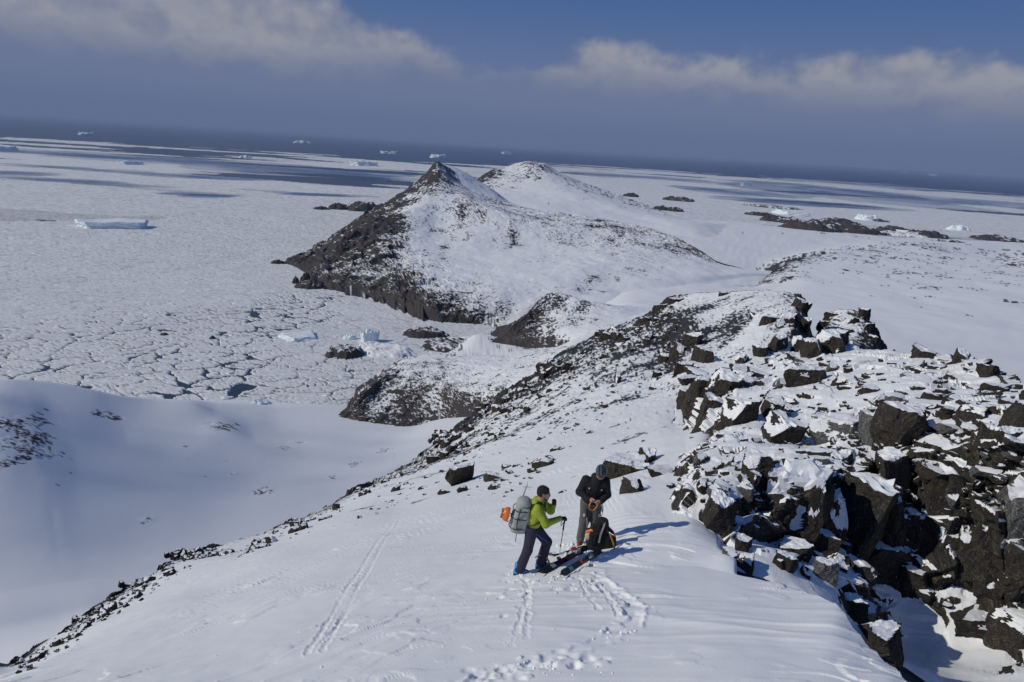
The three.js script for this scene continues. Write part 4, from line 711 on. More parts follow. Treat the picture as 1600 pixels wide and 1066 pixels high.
// ------------------------------------------------------------------ icebergs
const bergMat = new THREE.MeshStandardMaterial({ name: 'glacier ice', color: 0xffffff, vertexColors: true, roughness: 0.55 });
function bergGeometry(seed, tab) {
  const r = rng(seed), g = new THREE.BoxGeometry(1, 1, 1, 16, 10, 16), p = g.attributes.position, v = new THREE.Vector3(), cuts = [];
  for (let i = 0; i < (tab ? 9 : 14); i++) { const a = r() * 6.283, e = (r() - (tab ? 0.5 : 0.25)) * (tab ? 0.7 : 1.4), n = new THREE.Vector3(Math.cos(a) * Math.cos(e), Math.sin(e), Math.sin(a) * Math.cos(e)); cuts.push([n, (Math.abs(n.x) + Math.abs(n.y) + Math.abs(n.z)) * 0.5 * (0.5 + 0.32 * r())]); }
  for (let i = 0; i < p.count; i++) {
    v.fromBufferAttribute(p, i);
    for (const [n, d] of cuts) { const q = v.dot(n) - d; if (q > 0) v.addScaledVector(n, -q); }
    if (v.y > 0) v.y *= 1 + (tab ? 0.35 : 1.0) * fbm(v.x * (tab ? 2.5 : 5) + seed, v.z * (tab ? 2.5 : 5), 3);
    v.x += 0.05 * noise3(v.x * 6, v.y * 6, v.z * 6 + seed); v.z += 0.05 * noise3(v.x * 6 + 9, v.y * 6, v.z * 6 + seed); p.setXYZ(i, v.x, v.y, v.z);
  }
  const m = g.toNonIndexed(); m.computeVertexNormals(); const N = m.attributes.normal, q = m.attributes.position, c = new Float32Array(q.count * 3);
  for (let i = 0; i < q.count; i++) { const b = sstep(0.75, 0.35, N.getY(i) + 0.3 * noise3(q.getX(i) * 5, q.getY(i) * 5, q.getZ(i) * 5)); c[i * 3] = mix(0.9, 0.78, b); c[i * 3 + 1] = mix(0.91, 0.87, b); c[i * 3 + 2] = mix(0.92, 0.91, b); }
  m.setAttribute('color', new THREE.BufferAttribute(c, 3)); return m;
}
const bergShapes = [0, 1, 2, 3, 4, 5].map((i) => bergGeometry(21 + i, i % 2 === 0));
[
  [172, 355, 66, 11, 0, 'large flat topped iceberg frozen into the pack ice, alone on the wide ice field'],
  [578, 534, 24, 20, 1, 'jagged pale blue iceberg at the mouth of the bay behind the rocky islet'],
  [470, 529, 54, 7, 2, 'wide flat white floe berg lying beside the cracks in the bay'],
  [546, 530, 16, 8, 3, 'little white berg between the flat floe berg and the jagged one'],
  [405, 636, 30, 10, 5, 'low bluish chunk of ice among the widest cracks'],
  [570, 259, 36, 7, 1, 'long knobbly iceberg on the far ice in front of the shaded band'],
  [607, 240, 20, 4, 0, 'flat iceberg at the edge of the dark sea, above the long knobbly berg'],
  [684, 247, 20, 6, 3, 'peaked iceberg directly behind the summit of the pointed mountain'],
  [792, 241, 14, 4, 1, 'bright iceberg on the dark sea between the two summits'],
  [473, 224, 20, 4, 5, 'castle shaped iceberg far out on the dark sea'],
  [8, 236, 20, 6, 3, 'white iceberg at the edge of the picture on the far ice'],
  [205, 257, 28, 5, 1, 'low grey blue iceberg on the shaded far ice'],
  [384, 247, 14, 4, 5, 'pair shaped small iceberg on the far ice above the flat topped berg'],
  [135, 211, 16, 4, 3, 'faint iceberg near the horizon out on the open sea'],
  [1166, 291, 14, 6, 1, 'small bright iceberg by the dark streak beyond the skerries'],
  [1352, 344, 22, 8, 3, 'rounded white iceberg touching the tiny dark islet'],
  [1498, 360, 22, 7, 5, 'pale iceberg standing in the ice beyond the frozen inlet'],
  [1240, 336, 50, 7, 2, 'broad bluish wall of ice behind the humped skerry'],
  [1424, 366, 40, 6, 0, 'shelf of blue ice behind the rounded brown skerry'],
  [1458, 275, 9, 3, 1, 'tiny white iceberg on the horizon line, the larger of two'],
  [1415, 271, 7, 2.5, 5, 'tiny white iceberg on the horizon line, the smaller of two'],
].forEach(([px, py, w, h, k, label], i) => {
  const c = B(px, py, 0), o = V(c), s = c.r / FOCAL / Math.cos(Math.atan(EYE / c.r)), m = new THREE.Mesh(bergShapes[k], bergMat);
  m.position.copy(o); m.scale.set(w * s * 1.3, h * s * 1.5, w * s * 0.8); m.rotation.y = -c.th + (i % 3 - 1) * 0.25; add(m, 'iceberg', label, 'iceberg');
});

// ------------------------------------------------------------------ masts and hut on the far summit
const mastMat = new THREE.MeshStandardMaterial({ name: 'galvanised steel', color: new THREE.Color().setRGB(0.16, 0.16, 0.17), roughness: 0.6, metalness: 0.4 });
function bar(a, b, r, r2 = r, n = 6) { const d = b.clone().sub(a), g = new THREE.CylinderGeometry(r2, r, d.length(), n); g.applyQuaternion(new THREE.Quaternion().setFromUnitVectors(up, d.normalize())); const c = a.clone().add(b).multiplyScalar(0.5); g.translate(c.x, c.y, c.z); return g; }
const v3 = (x, y, z) => new THREE.Vector3(x, y, z);
for (const [px, py, h, label] of [[832, 254, 17, 'shorter mast with a dish on the far summit, beside the hut'], [842, 255, 24, 'tallest thin mast on the summit of the far mountain']]) {
  const o = V(A(px, py, 4010)), g = new THREE.Group(); g.position.copy(o);
  part(bar(v3(0, -6, 0), v3(0, h, 0), 0.9, 0.5), mastMat, 'pole', g);
  part(mergeGeometries([bar(v3(-2.6, h * 0.7, 0), v3(2.6, h * 0.7, 0), 0.3), bar(v3(-1.6, h * 0.9, 0), v3(1.6, h * 0.9, 0), 0.3)]), mastMat, 'antenna_arm', g);
  part(new THREE.SphereGeometry(1.8, 10, 6, 0, 6.3, 0, 1.2).rotateX(1.5).translate(0, h * 0.55, 1.2), mastMat, 'dish', g);
  add(g, 'antenna_mast', label, 'mast');
}
{
  const o = V(A(824, 256, 4000)), g = new THREE.Group(); g.position.copy(o);
  part(new THREE.BoxGeometry(12, 6, 8).translate(0, 1, 0), mastMat, 'wall', g);
  const s = new THREE.Shape(); s.moveTo(-6.6, 0); s.lineTo(0, 2.6); s.lineTo(6.6, 0); part(new THREE.ExtrudeGeometry(s, { depth: 9, bevelEnabled: false }).translate(0, 4, -4.5), mastMat, 'roof', g);
  add(g, 'summit_hut', 'small dark hut on the rounded far summit near the masts', 'hut');
}

// ------------------------------------------------------------------ clouds overhead, out of the picture, whose shadows lie on the ice
{
  const mat = new THREE.MeshStandardMaterial({ name: 'cloud', color: 0xffffff, roughness: 1, transparent: true, opacity: 0.2, side: THREE.DoubleSide, depthWrite: false }), r = rng(808), list = [];
  const puff = (x, y, z, a, b, c, seed) => {
    const g = new THREE.SphereGeometry(1, 26, 16), p = g.attributes.position;
    for (let i = 0; i < p.count; i++) { const X = p.getX(i), Yy = p.getY(i), Z = p.getZ(i), f = 1 + 0.9 * fbm3(X * 1.6 + seed, Yy * 1.6, Z * 1.6, 4); p.setXYZ(i, x + X * a * f, y + Yy * b * f, z + Z * c * f); }
    return g;
  };
  // a cloud whose shadow falls round a place on the sea: width and length in metres, as seen there
  const over = (P, wid, len, alt, n = 7) => {
    const t = (alt - P.y) / SUN.y, cx = P.x + SUN.x * t, cz = P.z + SUN.z * t;
    for (let i = 0; i < n; i++) { const u = i ? (r() - 0.5) * 1.1 : 0, w = i ? (r() - 0.5) * 0.9 : 0; list.push(puff(cx + u * wid, alt + (r() - 0.5) * 60, cz + w * len, wid * (0.16 + 0.22 * r()), 50 + 60 * r(), len * (0.2 + 0.22 * r()), r() * 90)); }
  };
  for (const [px, py, w, h] of [[130, 286, 190, 6], [260, 274, 170, 6], [30, 272, 60, 5], [120, 264, 170, 4], [470, 303, 100, 5], [315, 305, 50, 3], [560, 277, 170, 7], [430, 262, 330, 10], [250, 248, 500, 6], [80, 240, 240, 5],
    [1180, 302, 160, 8], [1000, 276, 160, 5], [1330, 300, 220, 9], [1450, 312, 260, 9], [1280, 318, 260, 7], [1560, 300, 200, 7], [1400, 289, 260, 5], [1220, 288, 150, 4]]) {
    const c = B(px, py, 0), e = B(px, py - h, 0); over(V(c), w * c.r / FOCAL, Math.max(200, e.r - c.r), Math.max(1500, 0.46 * c.r));
  }
  // thin cloud over the snow bowl
  const thick = list.splice(0); over(v3(-270, 80, -380), 330, 460, 1500, 10);
  const thin = mat.clone(); thin.opacity = 0.036; const veil = add(new THREE.Mesh(mergeGeometries(list), thin), 'veil_clouds', 'thin veil of cloud drifting above the snow bowl', 'cloud'); veil.userData.kind = 'stuff';
  const m = add(new THREE.Mesh(mergeGeometries(thick), mat), 'clouds', 'scattered small fair weather clouds drifting above the ice', 'cloud'); m.userData.kind = 'stuff';
}
// ------------------------------------------------------------------ bodies and soft things as one smooth surface
// prims: ['c', a, b, ra, rb] tapered limb; ['e', centre, [rx, ry, rz], turnY, turnZ] ellipsoid; ['b', centre, [hx, hy, hz], round, turnY, turnZ] rounded box
function blob(prims, cell, k = 45) {
  const lo = v3(1e9, 1e9, 1e9), hi = v3(-1e9, -1e9, -1e9), pad = cell * 3 + 0.02;
  const grow = (p, r) => { lo.min(p.clone().subScalar(r)); hi.max(p.clone().addScalar(r)); };
  for (const p of prims) { if (p[0] === 'c') { grow(p[1], p[3]); grow(p[2], p[4]); } else grow(p[1], Math.hypot(...p[2]) + (p[0] === 'b' ? p[3] : 0)); }
  lo.subScalar(pad); hi.addScalar(pad);
  const side = Math.max(hi.x - lo.x, hi.y - lo.y, hi.z - lo.z), N = Math.min(190, Math.ceil(side / cell)), half = side / 2, c = lo.clone().add(hi).multiplyScalar(0.5), step = side / N;
  const F = new Float32Array(N * N * N), org = c.clone().subScalar(half), P = v3(0, 0, 0);
  for (const p of prims) {
    const bl = v3(1e9, 1e9, 1e9), bh = v3(-1e9, -1e9, -1e9), g = (q, r) => { bl.min(q.clone().subScalar(r)); bh.max(q.clone().addScalar(r)); };
    if (p[0] === 'c') { g(p[1], p[3]); g(p[2], p[4]); } else g(p[1], Math.hypot(...p[2]) + (p[0] === 'b' ? p[3] : 0));
    const m = 7 / k, i0 = [bl.x, bl.y, bl.z].map((q, a) => Math.max(0, Math.floor((q - m - org.getComponent(a)) / step))), i1 = [bh.x, bh.y, bh.z].map((q, a) => Math.min(N - 1, Math.ceil((q + m - org.getComponent(a)) / step)));
    let dist;
    if (p[0] === 'c') { const [, a, b, ra, rb] = p, ab = b.clone().sub(a), L = ab.lengthSq() || 1e-9; dist = () => { const t = clamp(((P.x - a.x) * ab.x + (P.y - a.y) * ab.y + (P.z - a.z) * ab.z) / L); return Math.hypot(P.x - a.x - t * ab.x, P.y - a.y - t * ab.y, P.z - a.z - t * ab.z) - mix(ra, rb, t); }; }
    else {
      const [, q, s] = p, e = p[0] === 'e', ty = p[e ? 3 : 4] || 0, tz = p[e ? 4 : 5] || 0, inv = new THREE.Matrix4().makeRotationFromEuler(new THREE.Euler(0, ty, tz, 'YXZ')).invert(), Q = v3(0, 0, 0), rd = p[3];
      dist = e ? () => { Q.copy(P).sub(q).applyMatrix4(inv); const a = Math.hypot(Q.x / s[0], Q.y / s[1], Q.z / s[2]), b = Math.hypot(Q.x / (s[0] * s[0]), Q.y / (s[1] * s[1]), Q.z / (s[2] * s[2])); return a < 1e-6 ? -Math.min(...s) : a * (a - 1) / b; }
        : () => { Q.copy(P).sub(q).applyMatrix4(inv); const x = Math.abs(Q.x) - s[0], y = Math.abs(Q.y) - s[1], z = Math.abs(Q.z) - s[2]; return Math.hypot(Math.max(x, 0), Math.max(y, 0), Math.max(z, 0)) + Math.min(Math.max(x, y, z), 0) - rd; };
    }
    for (let z = i0[2]; z <= i1[2]; z++) for (let y = i0[1]; y <= i1[1]; y++) for (let x = i0[0]; x <= i1[0]; x++) { P.set(org.x + x * step, org.y + y * step, org.z + z * step); F[(z * N + y) * N + x] += Math.exp(-k * Math.max(dist(), -0.6)); }
  }
  const mc = new MarchingCubes(N, new THREE.MeshBasicMaterial(), false, false, 160000);
  mc.isolation = 0;
  for (let i = 0; i < F.length; i++) mc.field[i] = F[i] > 1e-5 ? Math.log(F[i]) / k : -0.25;
  mc.update();
  const n = mc.count, g = new THREE.BufferGeometry(), pos = new Float32Array(n * 3), nor = new Float32Array(n * 3), h = N / 2;
  for (let i = 0; i < n; i++) { for (let a = 0; a < 3; a++) { pos[i * 3 + a] = org.getComponent(a) + (mc.positionArray[i * 3 + a] * h + h) * step; } const x = mc.normalArray[i * 3], y = mc.normalArray[i * 3 + 1], z = mc.normalArray[i * 3 + 2], l = Math.hypot(x, y, z) || 1; nor[i * 3] = x / l; nor[i * 3 + 1] = y / l; nor[i * 3 + 2] = z / l; }
  g.setAttribute('position', new THREE.BufferAttribute(pos, 3)); g.setAttribute('normal', new THREE.BufferAttribute(nor, 3));
  const uv = new Float32Array(n * 2); for (let i = 0; i < n; i++) { uv[i * 2] = pos[i * 3] + pos[i * 3 + 2]; uv[i * 2 + 1] = pos[i * 3 + 1]; } g.setAttribute('uv', new THREE.BufferAttribute(uv, 2));
  return g;
}
const cloth = canvasNoise(256, tileable((u, v) => 0.5 + 0.35 * fbm(u * 12, v * 12, 4) + 0.1 * Math.sin(u * 6.283 * 60)));
const fabric = (name, r, g, b, rough = 0.85, bump = 0.012) => new THREE.MeshStandardMaterial({ name, color: new THREE.Color().setRGB(r, g, b), roughness: rough, bumpMap: (() => { const t = cloth.clone(); t.repeat.set(3, 3); t.needsUpdate = true; return t; })(), bumpScale: bump });
const plain = (name, r, g, b, rough = 0.6, metalness = 0) => new THREE.MeshStandardMaterial({ name, color: new THREE.Color().setRGB(r, g, b), roughness: rough, metalness });
const M = {
  skin: plain('skin', 0.42, 0.24, 0.17, 0.6), lime: fabric('lime jacket', 0.36, 0.44, 0.035), navy: fabric('dark violet trousers', 0.028, 0.026, 0.06), black: fabric('black fabric', 0.010, 0.010, 0.012), glove: fabric('black glove', 0.012, 0.012, 0.016),
  blue: plain('blue plastic', 0.03, 0.26, 0.62, 0.45), grey: fabric('grey trousers', 0.115, 0.115, 0.112), packGrey: fabric('light grey pack cloth', 0.40, 0.43, 0.42, 0.8), orange: plain('orange plastic', 0.72, 0.17, 0.02, 0.4), strap: plain('black webbing', 0.014, 0.014, 0.016, 0.8),
  steel: plain('steel', 0.45, 0.46, 0.48, 0.32, 0.9), alu: plain('aluminium', 0.6, 0.58, 0.55, 0.35, 0.8), bronze: plain('orange shaft', 0.50, 0.20, 0.03, 0.45), red: plain('red boot', 0.20, 0.03, 0.03, 0.55), ski: plain('black ski top', 0.012, 0.012, 0.016, 0.35), skiGrey: plain('grey green ski top', 0.035, 0.045, 0.035, 0.4),
  base: plain('grey ski base', 0.30, 0.32, 0.33, 0.5), helmetGrey: plain('dark grey helmet', 0.075, 0.08, 0.095, 0.25), cream: fabric('cream skin roll', 0.55, 0.48, 0.36), white: plain('white plastic', 0.7, 0.7, 0.7, 0.4), grip: plain('black foam grip', 0.012, 0.012, 0.012, 0.8), stripe: plain('blue piping', 0.06, 0.10, 0.45, 0.6), lens: plain('dark lens', 0.01, 0.01, 0.012, 0.1),
};
const ground = (x, z) => slopeBase(x, z).y + slopeRelief(x, z, slopeBase(x, z).y, 0);
const sunk = (px, py) => { const p = hit(px, py, 4, 40); p.y = ground(p.x, p.z); return p; };
// a hand: palm, four fingers of unequal length bent at two knuckles, a thumb from the side of the palm
function hand(w, dir, back, out, curl, s = 1, r = 1) {                     // wrist, along the palm, out of its back, towards the thumb
  const D0 = dir.clone().normalize(), Bk = back.clone().normalize(), T = out.clone().normalize(), q = (a, b, c) => w.clone().addScaledVector(D0, a * s).addScaledVector(Bk, b * s).addScaledVector(T, c * s), list = [];
  list.push(['c', q(0, 0, 0), q(0.05, 0, 0), 0.026 * s * r, 0.03 * s * r], ['c', q(0.03, 0, 0.02), q(0.085, 0.004, 0.028), 0.017 * s * r, 0.014 * s * r], ['c', q(0.03, 0, -0.018), q(0.078, 0.002, -0.028), 0.017 * s * r, 0.013 * s * r], ['c', q(0.02, 0, 0), q(0.088, 0.005, 0.005), 0.02 * s * r, 0.015 * s * r]);
  [[0.03, 0.072, 0.088], [0.01, 0.08, 0.092], [-0.011, 0.074, 0.088], [-0.03, 0.058, 0.08]].forEach(([t, L, st]) => {
    const a = q(st, 0.004, t); let ang = curl * 0.7, p = a, rad = 0.0105 * s * r;
    for (let i = 0; i < 3; i++) { const l = L * (i === 0 ? 0.45 : i === 1 ? 0.32 : 0.23) * s, e = p.clone().addScaledVector(D0, Math.cos(ang) * l).addScaledVector(Bk, -Math.sin(ang) * l); list.push(['c', p, e, rad, rad * 0.9]); p = e; rad *= 0.9; ang += curl * 0.9; }
  });
  const t0 = q(0.025, -0.004, 0.03), t1 = q(0.055, -0.016 - 0.014 * curl, 0.052 - 0.01 * curl), t2 = q(0.083, -0.03 * curl - 0.012, 0.05 - 0.02 * curl); list.push(['c', t0, t1, 0.014 * s * r, 0.0115 * s * r], ['c', t1, t2, 0.0115 * s * r, 0.0095 * s * r]);
  return list;
}
function headPrims(c, yaw, nod) {                                          // a head facing +x, turned by yaw about y and bowed by nod
  const m = new THREE.Matrix4().makeRotationFromEuler(new THREE.Euler(0, yaw, -nod, 'YXZ')), t = (x, y, z) => v3(x, y, z).applyMatrix4(m).add(c);
  return { t, prims: [['e', t(-0.005, 0.02, 0), [0.098, 0.118, 0.076], yaw, -nod], ['e', t(0.03, -0.06, 0), [0.06, 0.062, 0.056], yaw, -nod], ['c', t(0.09, 0.012, 0), t(0.116, -0.024, 0), 0.009, 0.014], ['c', t(0.07, -0.068, -0.016), t(0.07, -0.068, 0.016), 0.022, 0.022], ['c', t(0.076, -0.1, 0), t(0.06, -0.1, 0), 0.022, 0.024], ['e', t(-0.012, -0.005, 0.08), [0.018, 0.032, 0.011], yaw, 0], ['e', t(-0.012, -0.005, -0.08), [0.018, 0.032, 0.011], yaw, 0], ['c', t(0.086, 0.022, -0.045), t(0.086, 0.022, 0.045), 0.013, 0.013], ['e', t(0.075, -0.022, 0.045), [0.02, 0.024, 0.022]], ['e', t(0.075, -0.022, -0.045), [0.02, 0.024, 0.022]]] };
}
function tube(pts, r, n = 24, closed = false) { return new THREE.TubeGeometry(new THREE.CatmullRomCurve3(pts, closed), n, r, 7, closed); }
function band(pts, w, t) { const s = new THREE.Shape(); s.moveTo(-w / 2, -t / 2); s.lineTo(w / 2, -t / 2); s.lineTo(w / 2, t / 2); s.lineTo(-w / 2, t / 2); return new THREE.ExtrudeGeometry(s, { steps: 22, bevelEnabled: false, extrudePath: new THREE.CatmullRomCurve3(pts) }); }

// --- the climber in the lime jacket, side on, one foot forward, leaning on a pole
const gA = sunk(829, 893);
{
  const root = new THREE.Group(); root.position.copy(gA);
  const gy = (x, z) => ground(gA.x + x, gA.z + z) - gA.y, L = (x, y, z) => v3(x, y, z);
  const rf = L(-0.22, gy(-0.22, 0.10) + 0.09, 0.10), ff = L(0.19, gy(0.19, -0.08) + 0.09, -0.08);
  const hip = L(-0.03, 0.93, 0), hr = L(-0.04, 0.90, 0.09), hl = L(-0.01, 0.90, -0.09), kr = L(-0.09, 0.50, 0.115), kl = L(0.27, 0.56, -0.10);
  const chest = L(0.03, 1.25, 0), neck = L(0.075, 1.47, 0), sr = L(0.035, 1.385, 0.175), sl = L(0.085, 1.385, -0.165);
  const er = L(0.20, 1.12, 0.20), wr = L(0.46, 1.135, 0.02), el = L(0.30, 1.14, -0.24), wl = L(0.34, 1.33, -0.13), headC = L(0.125, 1.61, 0), poleTop = L(0.555, 1.13, -0.02);
  const H = headPrims(headC, -0.05, 0.06);
  const handR = hand(wr, v3(1, 0.02, -0.25), v3(0, 1, 0.1), v3(-0.1, -0.15, -1), 0.85), handL = hand(wl, v3(0.2, 1, 0.3), v3(0.9, -0.1, -0.2), v3(-0.2, 0.1, 1), 0.9);
  const body = [...H.prims, ['c', neck, headC.clone().add(v3(-0.01, -0.06, 0)), 0.055, 0.052], ['c', hip, chest, 0.115, 0.125], ['c', chest, neck, 0.12, 0.055], ['c', sr, er, 0.048, 0.04], ['c', er, wr, 0.04, 0.028], ['c', sl, el, 0.048, 0.04], ['c', el, wl, 0.04, 0.028],
    ['c', hr, kr, 0.075, 0.052], ['c', kr, rf, 0.05, 0.036], ['c', hl, kl, 0.075, 0.052], ['c', kl, ff, 0.05, 0.036], ['c', rf, rf.clone().add(v3(0.14, -0.04, 0)), 0.038, 0.03], ['c', ff, ff.clone().add(v3(0.14, -0.04, 0)), 0.038, 0.03]];
  part(mergeGeometries([blob(body, 0.015, 60), blob([...handR, ...handL], 0.006, 220)]), M.skin, 'body', root);
  const jac = blob([['c', L(-0.035, 0.97, 0.035), L(0.03, 1.24, 0.04), 0.135, 0.135], ['c', L(-0.035, 0.97, -0.035), L(0.03, 1.24, -0.04), 0.135, 0.135], ['c', L(0.04, 1.28, 0.09), L(0.06, 1.28, -0.09), 0.115, 0.115], ['c', L(0.045, 1.34, 0), L(0.075, 1.46, 0), 0.12, 0.078], ['c', sr, er, 0.083, 0.073], ['c', er, wr, 0.071, 0.05], ['c', sl, el, 0.083, 0.073], ['c', el, wl, 0.07, 0.05],
    ['c', L(0.0, 1.46, 0.075), L(0.0, 1.46, -0.075), 0.045, 0.045], ['e', L(-0.03, 1.43, 0), [0.06, 0.05, 0.09]], ['c', er.clone().lerp(sr, 0.5).add(v3(0.03, -0.02, 0.03)), er.clone().add(v3(-0.02, -0.03, 0.02)), 0.045, 0.045]], 0.013, 70);
  const jk = part(jac, M.lime, 'jacket', root);
  part(mergeGeometries([tube([L(0.155, 1.44, 0.01), L(0.19, 1.3, 0.02), L(0.165, 1.12, 0.02), L(0.12, 0.93, 0.02)], 0.006), tube([L(-0.16, 0.875, 0.0), L(-0.03, 0.85, 0.16), L(0.10, 0.875, 0.0), L(-0.03, 0.85, -0.16)], 0.008, 40, true)]), M.strap, 'zip', jk);
  part(blob([['c', hr, kr, 0.115, 0.088], ['c', kr, rf.clone().add(v3(0.01, 0.02, 0)), 0.086, 0.098], ['c', hl, kl, 0.115, 0.09], ['c', kl, ff.clone().add(v3(0.0, 0.03, 0)), 0.088, 0.1], ['c', L(-0.05, 0.93, 0.05), L(-0.05, 0.93, -0.05), 0.125, 0.125], ['e', L(-0.10, 0.88, 0), [0.09, 0.10, 0.13]]], 0.013, 65), M.navy, 'trousers', root);
  part(tube([L(0.02, 0.86, 0.12), L(0.14, 0.745, 0.085), L(0.24, 0.645, 0.01), L(0.28, 0.58, -0.012)].map((p) => p.add(v3(0, 0.02, 0.012))), 0.007), M.stripe, 'piping', root);
  for (const f of [rf, ff]) { const b = part(blob([['c', f.clone().add(v3(-0.03, 0.10, 0)), f.clone().add(v3(-0.02, -0.02, 0)), 0.062, 0.062], ['c', f.clone().add(v3(-0.06, -0.045, 0)), f.clone().add(v3(0.16, -0.05, 0)), 0.05, 0.044], ['c', f.clone().add(v3(0.0, 0, 0)), f.clone().add(v3(0.13, -0.035, 0)), 0.058, 0.044]], 0.008, 90), M.blue, 'boot', root); part(blob([['b', f.clone().add(v3(0.045, -0.088, 0)), [0.14, 0.004, 0.04], 0.01]], 0.008, 120), M.strap, 'sole', b); }
  for (const [hd, w, d] of [[handR, wr, er], [handL, wl, el]]) part(blob([...hd.map((p) => ['c', p[1], p[2], p[3] + 0.0045, p[4] + 0.0045]), ['c', w.clone().lerp(d, 0.28), w, 0.054, 0.042]], 0.006, 200), M.glove, 'glove', root);
  const t = H.t, hat = part(blob([['e', t(-0.018, 0.058, 0), [0.108, 0.098, 0.092], -0.05, -0.06], ['c', t(-0.075, 0.0, 0.03), t(-0.075, 0.0, -0.03), 0.045, 0.045], ['c', t(0.06, 0.07, 0.04), t(0.06, 0.07, -0.04), 0.036, 0.036]], 0.007, 90), M.black, 'beanie', root);
  part(blob([['c', t(-0.045, 0.006, 0.052), t(-0.045, 0.006, -0.052), 0.052, 0.052]], 0.008, 90), M.black, 'beanie_brim', hat);
  const gl = part(blob([['e', t(0.093, 0.012, 0.032), [0.012, 0.02, 0.026]], ['e', t(0.093, 0.012, -0.032), [0.012, 0.02, 0.026]], ['c', t(0.096, 0.016, 0.01), t(0.096, 0.016, -0.01), 0.005, 0.005]], 0.004, 250), M.lens, 'sunglasses', root);
  part(mergeGeometries([bar(t(0.085, 0.015, 0.055), t(-0.015, 0.012, 0.083), 0.004), bar(t(0.085, 0.015, -0.055), t(-0.015, 0.012, -0.083), 0.004)]), M.lens, 'temple', gl);
  part(blob([['c', t(0.07, -0.1, 0.02), t(0.07, -0.1, -0.02), 0.03, 0.03], ['c', t(0.045, -0.085, 0.045), t(0.02, -0.04, 0.068), 0.024, 0.016], ['c', t(0.045, -0.085, -0.045), t(0.02, -0.04, -0.068), 0.024, 0.016]], 0.006, 110), plain('dark beard', 0.03, 0.018, 0.012, 0.9), 'beard', root);
  add(root, 'person', 'person in lime green jacket and black beanie leaning on a pole, grey pack on back', 'person');

  // his pole
  const tip = L(0.545, gy(0.545, -0.42) - 0.02, -0.42), pole = new THREE.Group(); pole.position.copy(gA);
  const top = poleTop, dn = tip.clone().sub(top).normalize(), at = (s) => top.clone().addScaledVector(dn, s), len = tip.distanceTo(top);
  part(bar(at(0.30), at(len * 0.62), 0.009, 0.009, 8), M.bronze, 'upper_shaft', pole); part(bar(at(len * 0.62), at(len), 0.007, 0.006, 8), M.alu, 'lower_shaft', pole);
  part(mergeGeometries([bar(at(-0.015), at(0.30), 0.015, 0.014, 10), new THREE.SphereGeometry(0.022, 10, 8).translate(...at(-0.015).toArray())]), M.grip, 'grip', pole);
  part(mergeGeometries([bar(at(0.29), at(0.33), 0.016, 0.016, 8), bar(at(len * 0.62 - 0.02), at(len * 0.62 + 0.025), 0.014, 0.014, 8)]), M.strap, 'clamp', pole);
  part(bar(at(len - 0.09), at(len - 0.08), 0.045, 0.04, 14), M.strap, 'basket', pole); part(tube([at(0.02), at(0.08).add(v3(-0.06, -0.02, 0.02)), at(0.16).add(v3(-0.05, -0.03, 0.03)), at(0.05)], 0.006), M.strap, 'wrist_strap', pole);
  add(pole, 'trekking_pole', 'trekking pole held upright by the person in the lime jacket', 'trekking pole');

  // the pack on his back
  const pk = new THREE.Group(); pk.position.copy(gA);
  const P = (x, y, z = 0) => L(-0.255 + x + (y - 1.1) * 0.16, y, z);
  const main = part(blob([['b', P(0, 1.02), [0.085, 0.13, 0.10], 0.05, 0, -0.14], ['b', P(0.0, 1.22), [0.075, 0.10, 0.095], 0.05, 0, -0.14], ['e', P(-0.02, 0.90), [0.14, 0.10, 0.15]]], 0.011, 45), M.packGrey, 'main_bag', pk);
  part(blob([['e', P(-0.005, 1.42), [0.135, 0.095, 0.15], 0, -0.1], ['e', P(-0.05, 1.36), [0.10, 0.09, 0.13]]], 0.013, 60), M.packGrey, 'lid', pk);
  part(blob([['b', P(-0.14, 1.08), [0.012, 0.11, 0.075], 0.022, 0, -0.14]], 0.009, 60), M.packGrey, 'front_pocket', main);
  part(mergeGeometries([0.94, 1.14, 1.30].map((y) => tube([P(0.10, y, 0.17), P(-0.1, y + 0.005, 0.165), P(-0.185, y, 0.0), P(-0.1, y + 0.005, -0.165), P(0.10, y, -0.17)], 0.008, 40)).concat([tube([P(-0.05, 1.36, 0.165), P(-0.06, 1.15, 0.168), P(-0.04, 0.93, 0.165)], 0.008), tube([P(-0.02, 0.86, 0.12), P(-0.01, 0.75, 0.13), P(0.0, 0.66, 0.13)], 0.007)])), M.strap, 'compression_strap', pk);
  for (const s of [1, -1]) part(band([P(0.12, 1.40, s * 0.10), L(0.05, 1.485, s * 0.105), L(0.165, 1.40, s * 0.115), L(0.175, 1.26, s * 0.13), L(0.10, 1.12, s * 0.165), P(0.13, 1.0, s * 0.15)], 0.05, 0.014), M.strap, 'shoulder_strap', pk);
  part(tube([L(-0.17, 0.965, 0.0), L(-0.10, 0.965, 0.145), L(0.03, 0.955, 0.16), L(0.115, 0.945, 0.0), L(0.03, 0.955, -0.16), L(-0.10, 0.965, -0.145)], 0.022, 48, true), M.strap, 'hip_belt', pk);
  add(pk, 'backpack', 'light grey backpack with black straps on the back of the person in lime', 'backpack');

  // the orange helmet strapped behind it
  const hm = new THREE.Group(); hm.position.copy(gA).add(P(-0.255, 1.16, 0.03)); hm.rotation.set(0.1, 0, 1.35);
  const dome = new THREE.SphereGeometry(0.125, 28, 16, 0, 6.2832, 0, 1.75).scale(1.12, 0.95, 0.95);
  part(dome, M.orange, 'shell', hm);
  for (let i = 0; i < 8; i++) { const a = i * 0.785 + 0.3; part(new THREE.SphereGeometry(0.03, 10, 8).scale(0.5, 0.35, 1.1).rotateX(0).translate(0, 0.105, 0.066).applyMatrix4(new THREE.Matrix4().makeRotationFromEuler(new THREE.Euler(0, a, 0))), M.strap, 'vent', hm); }
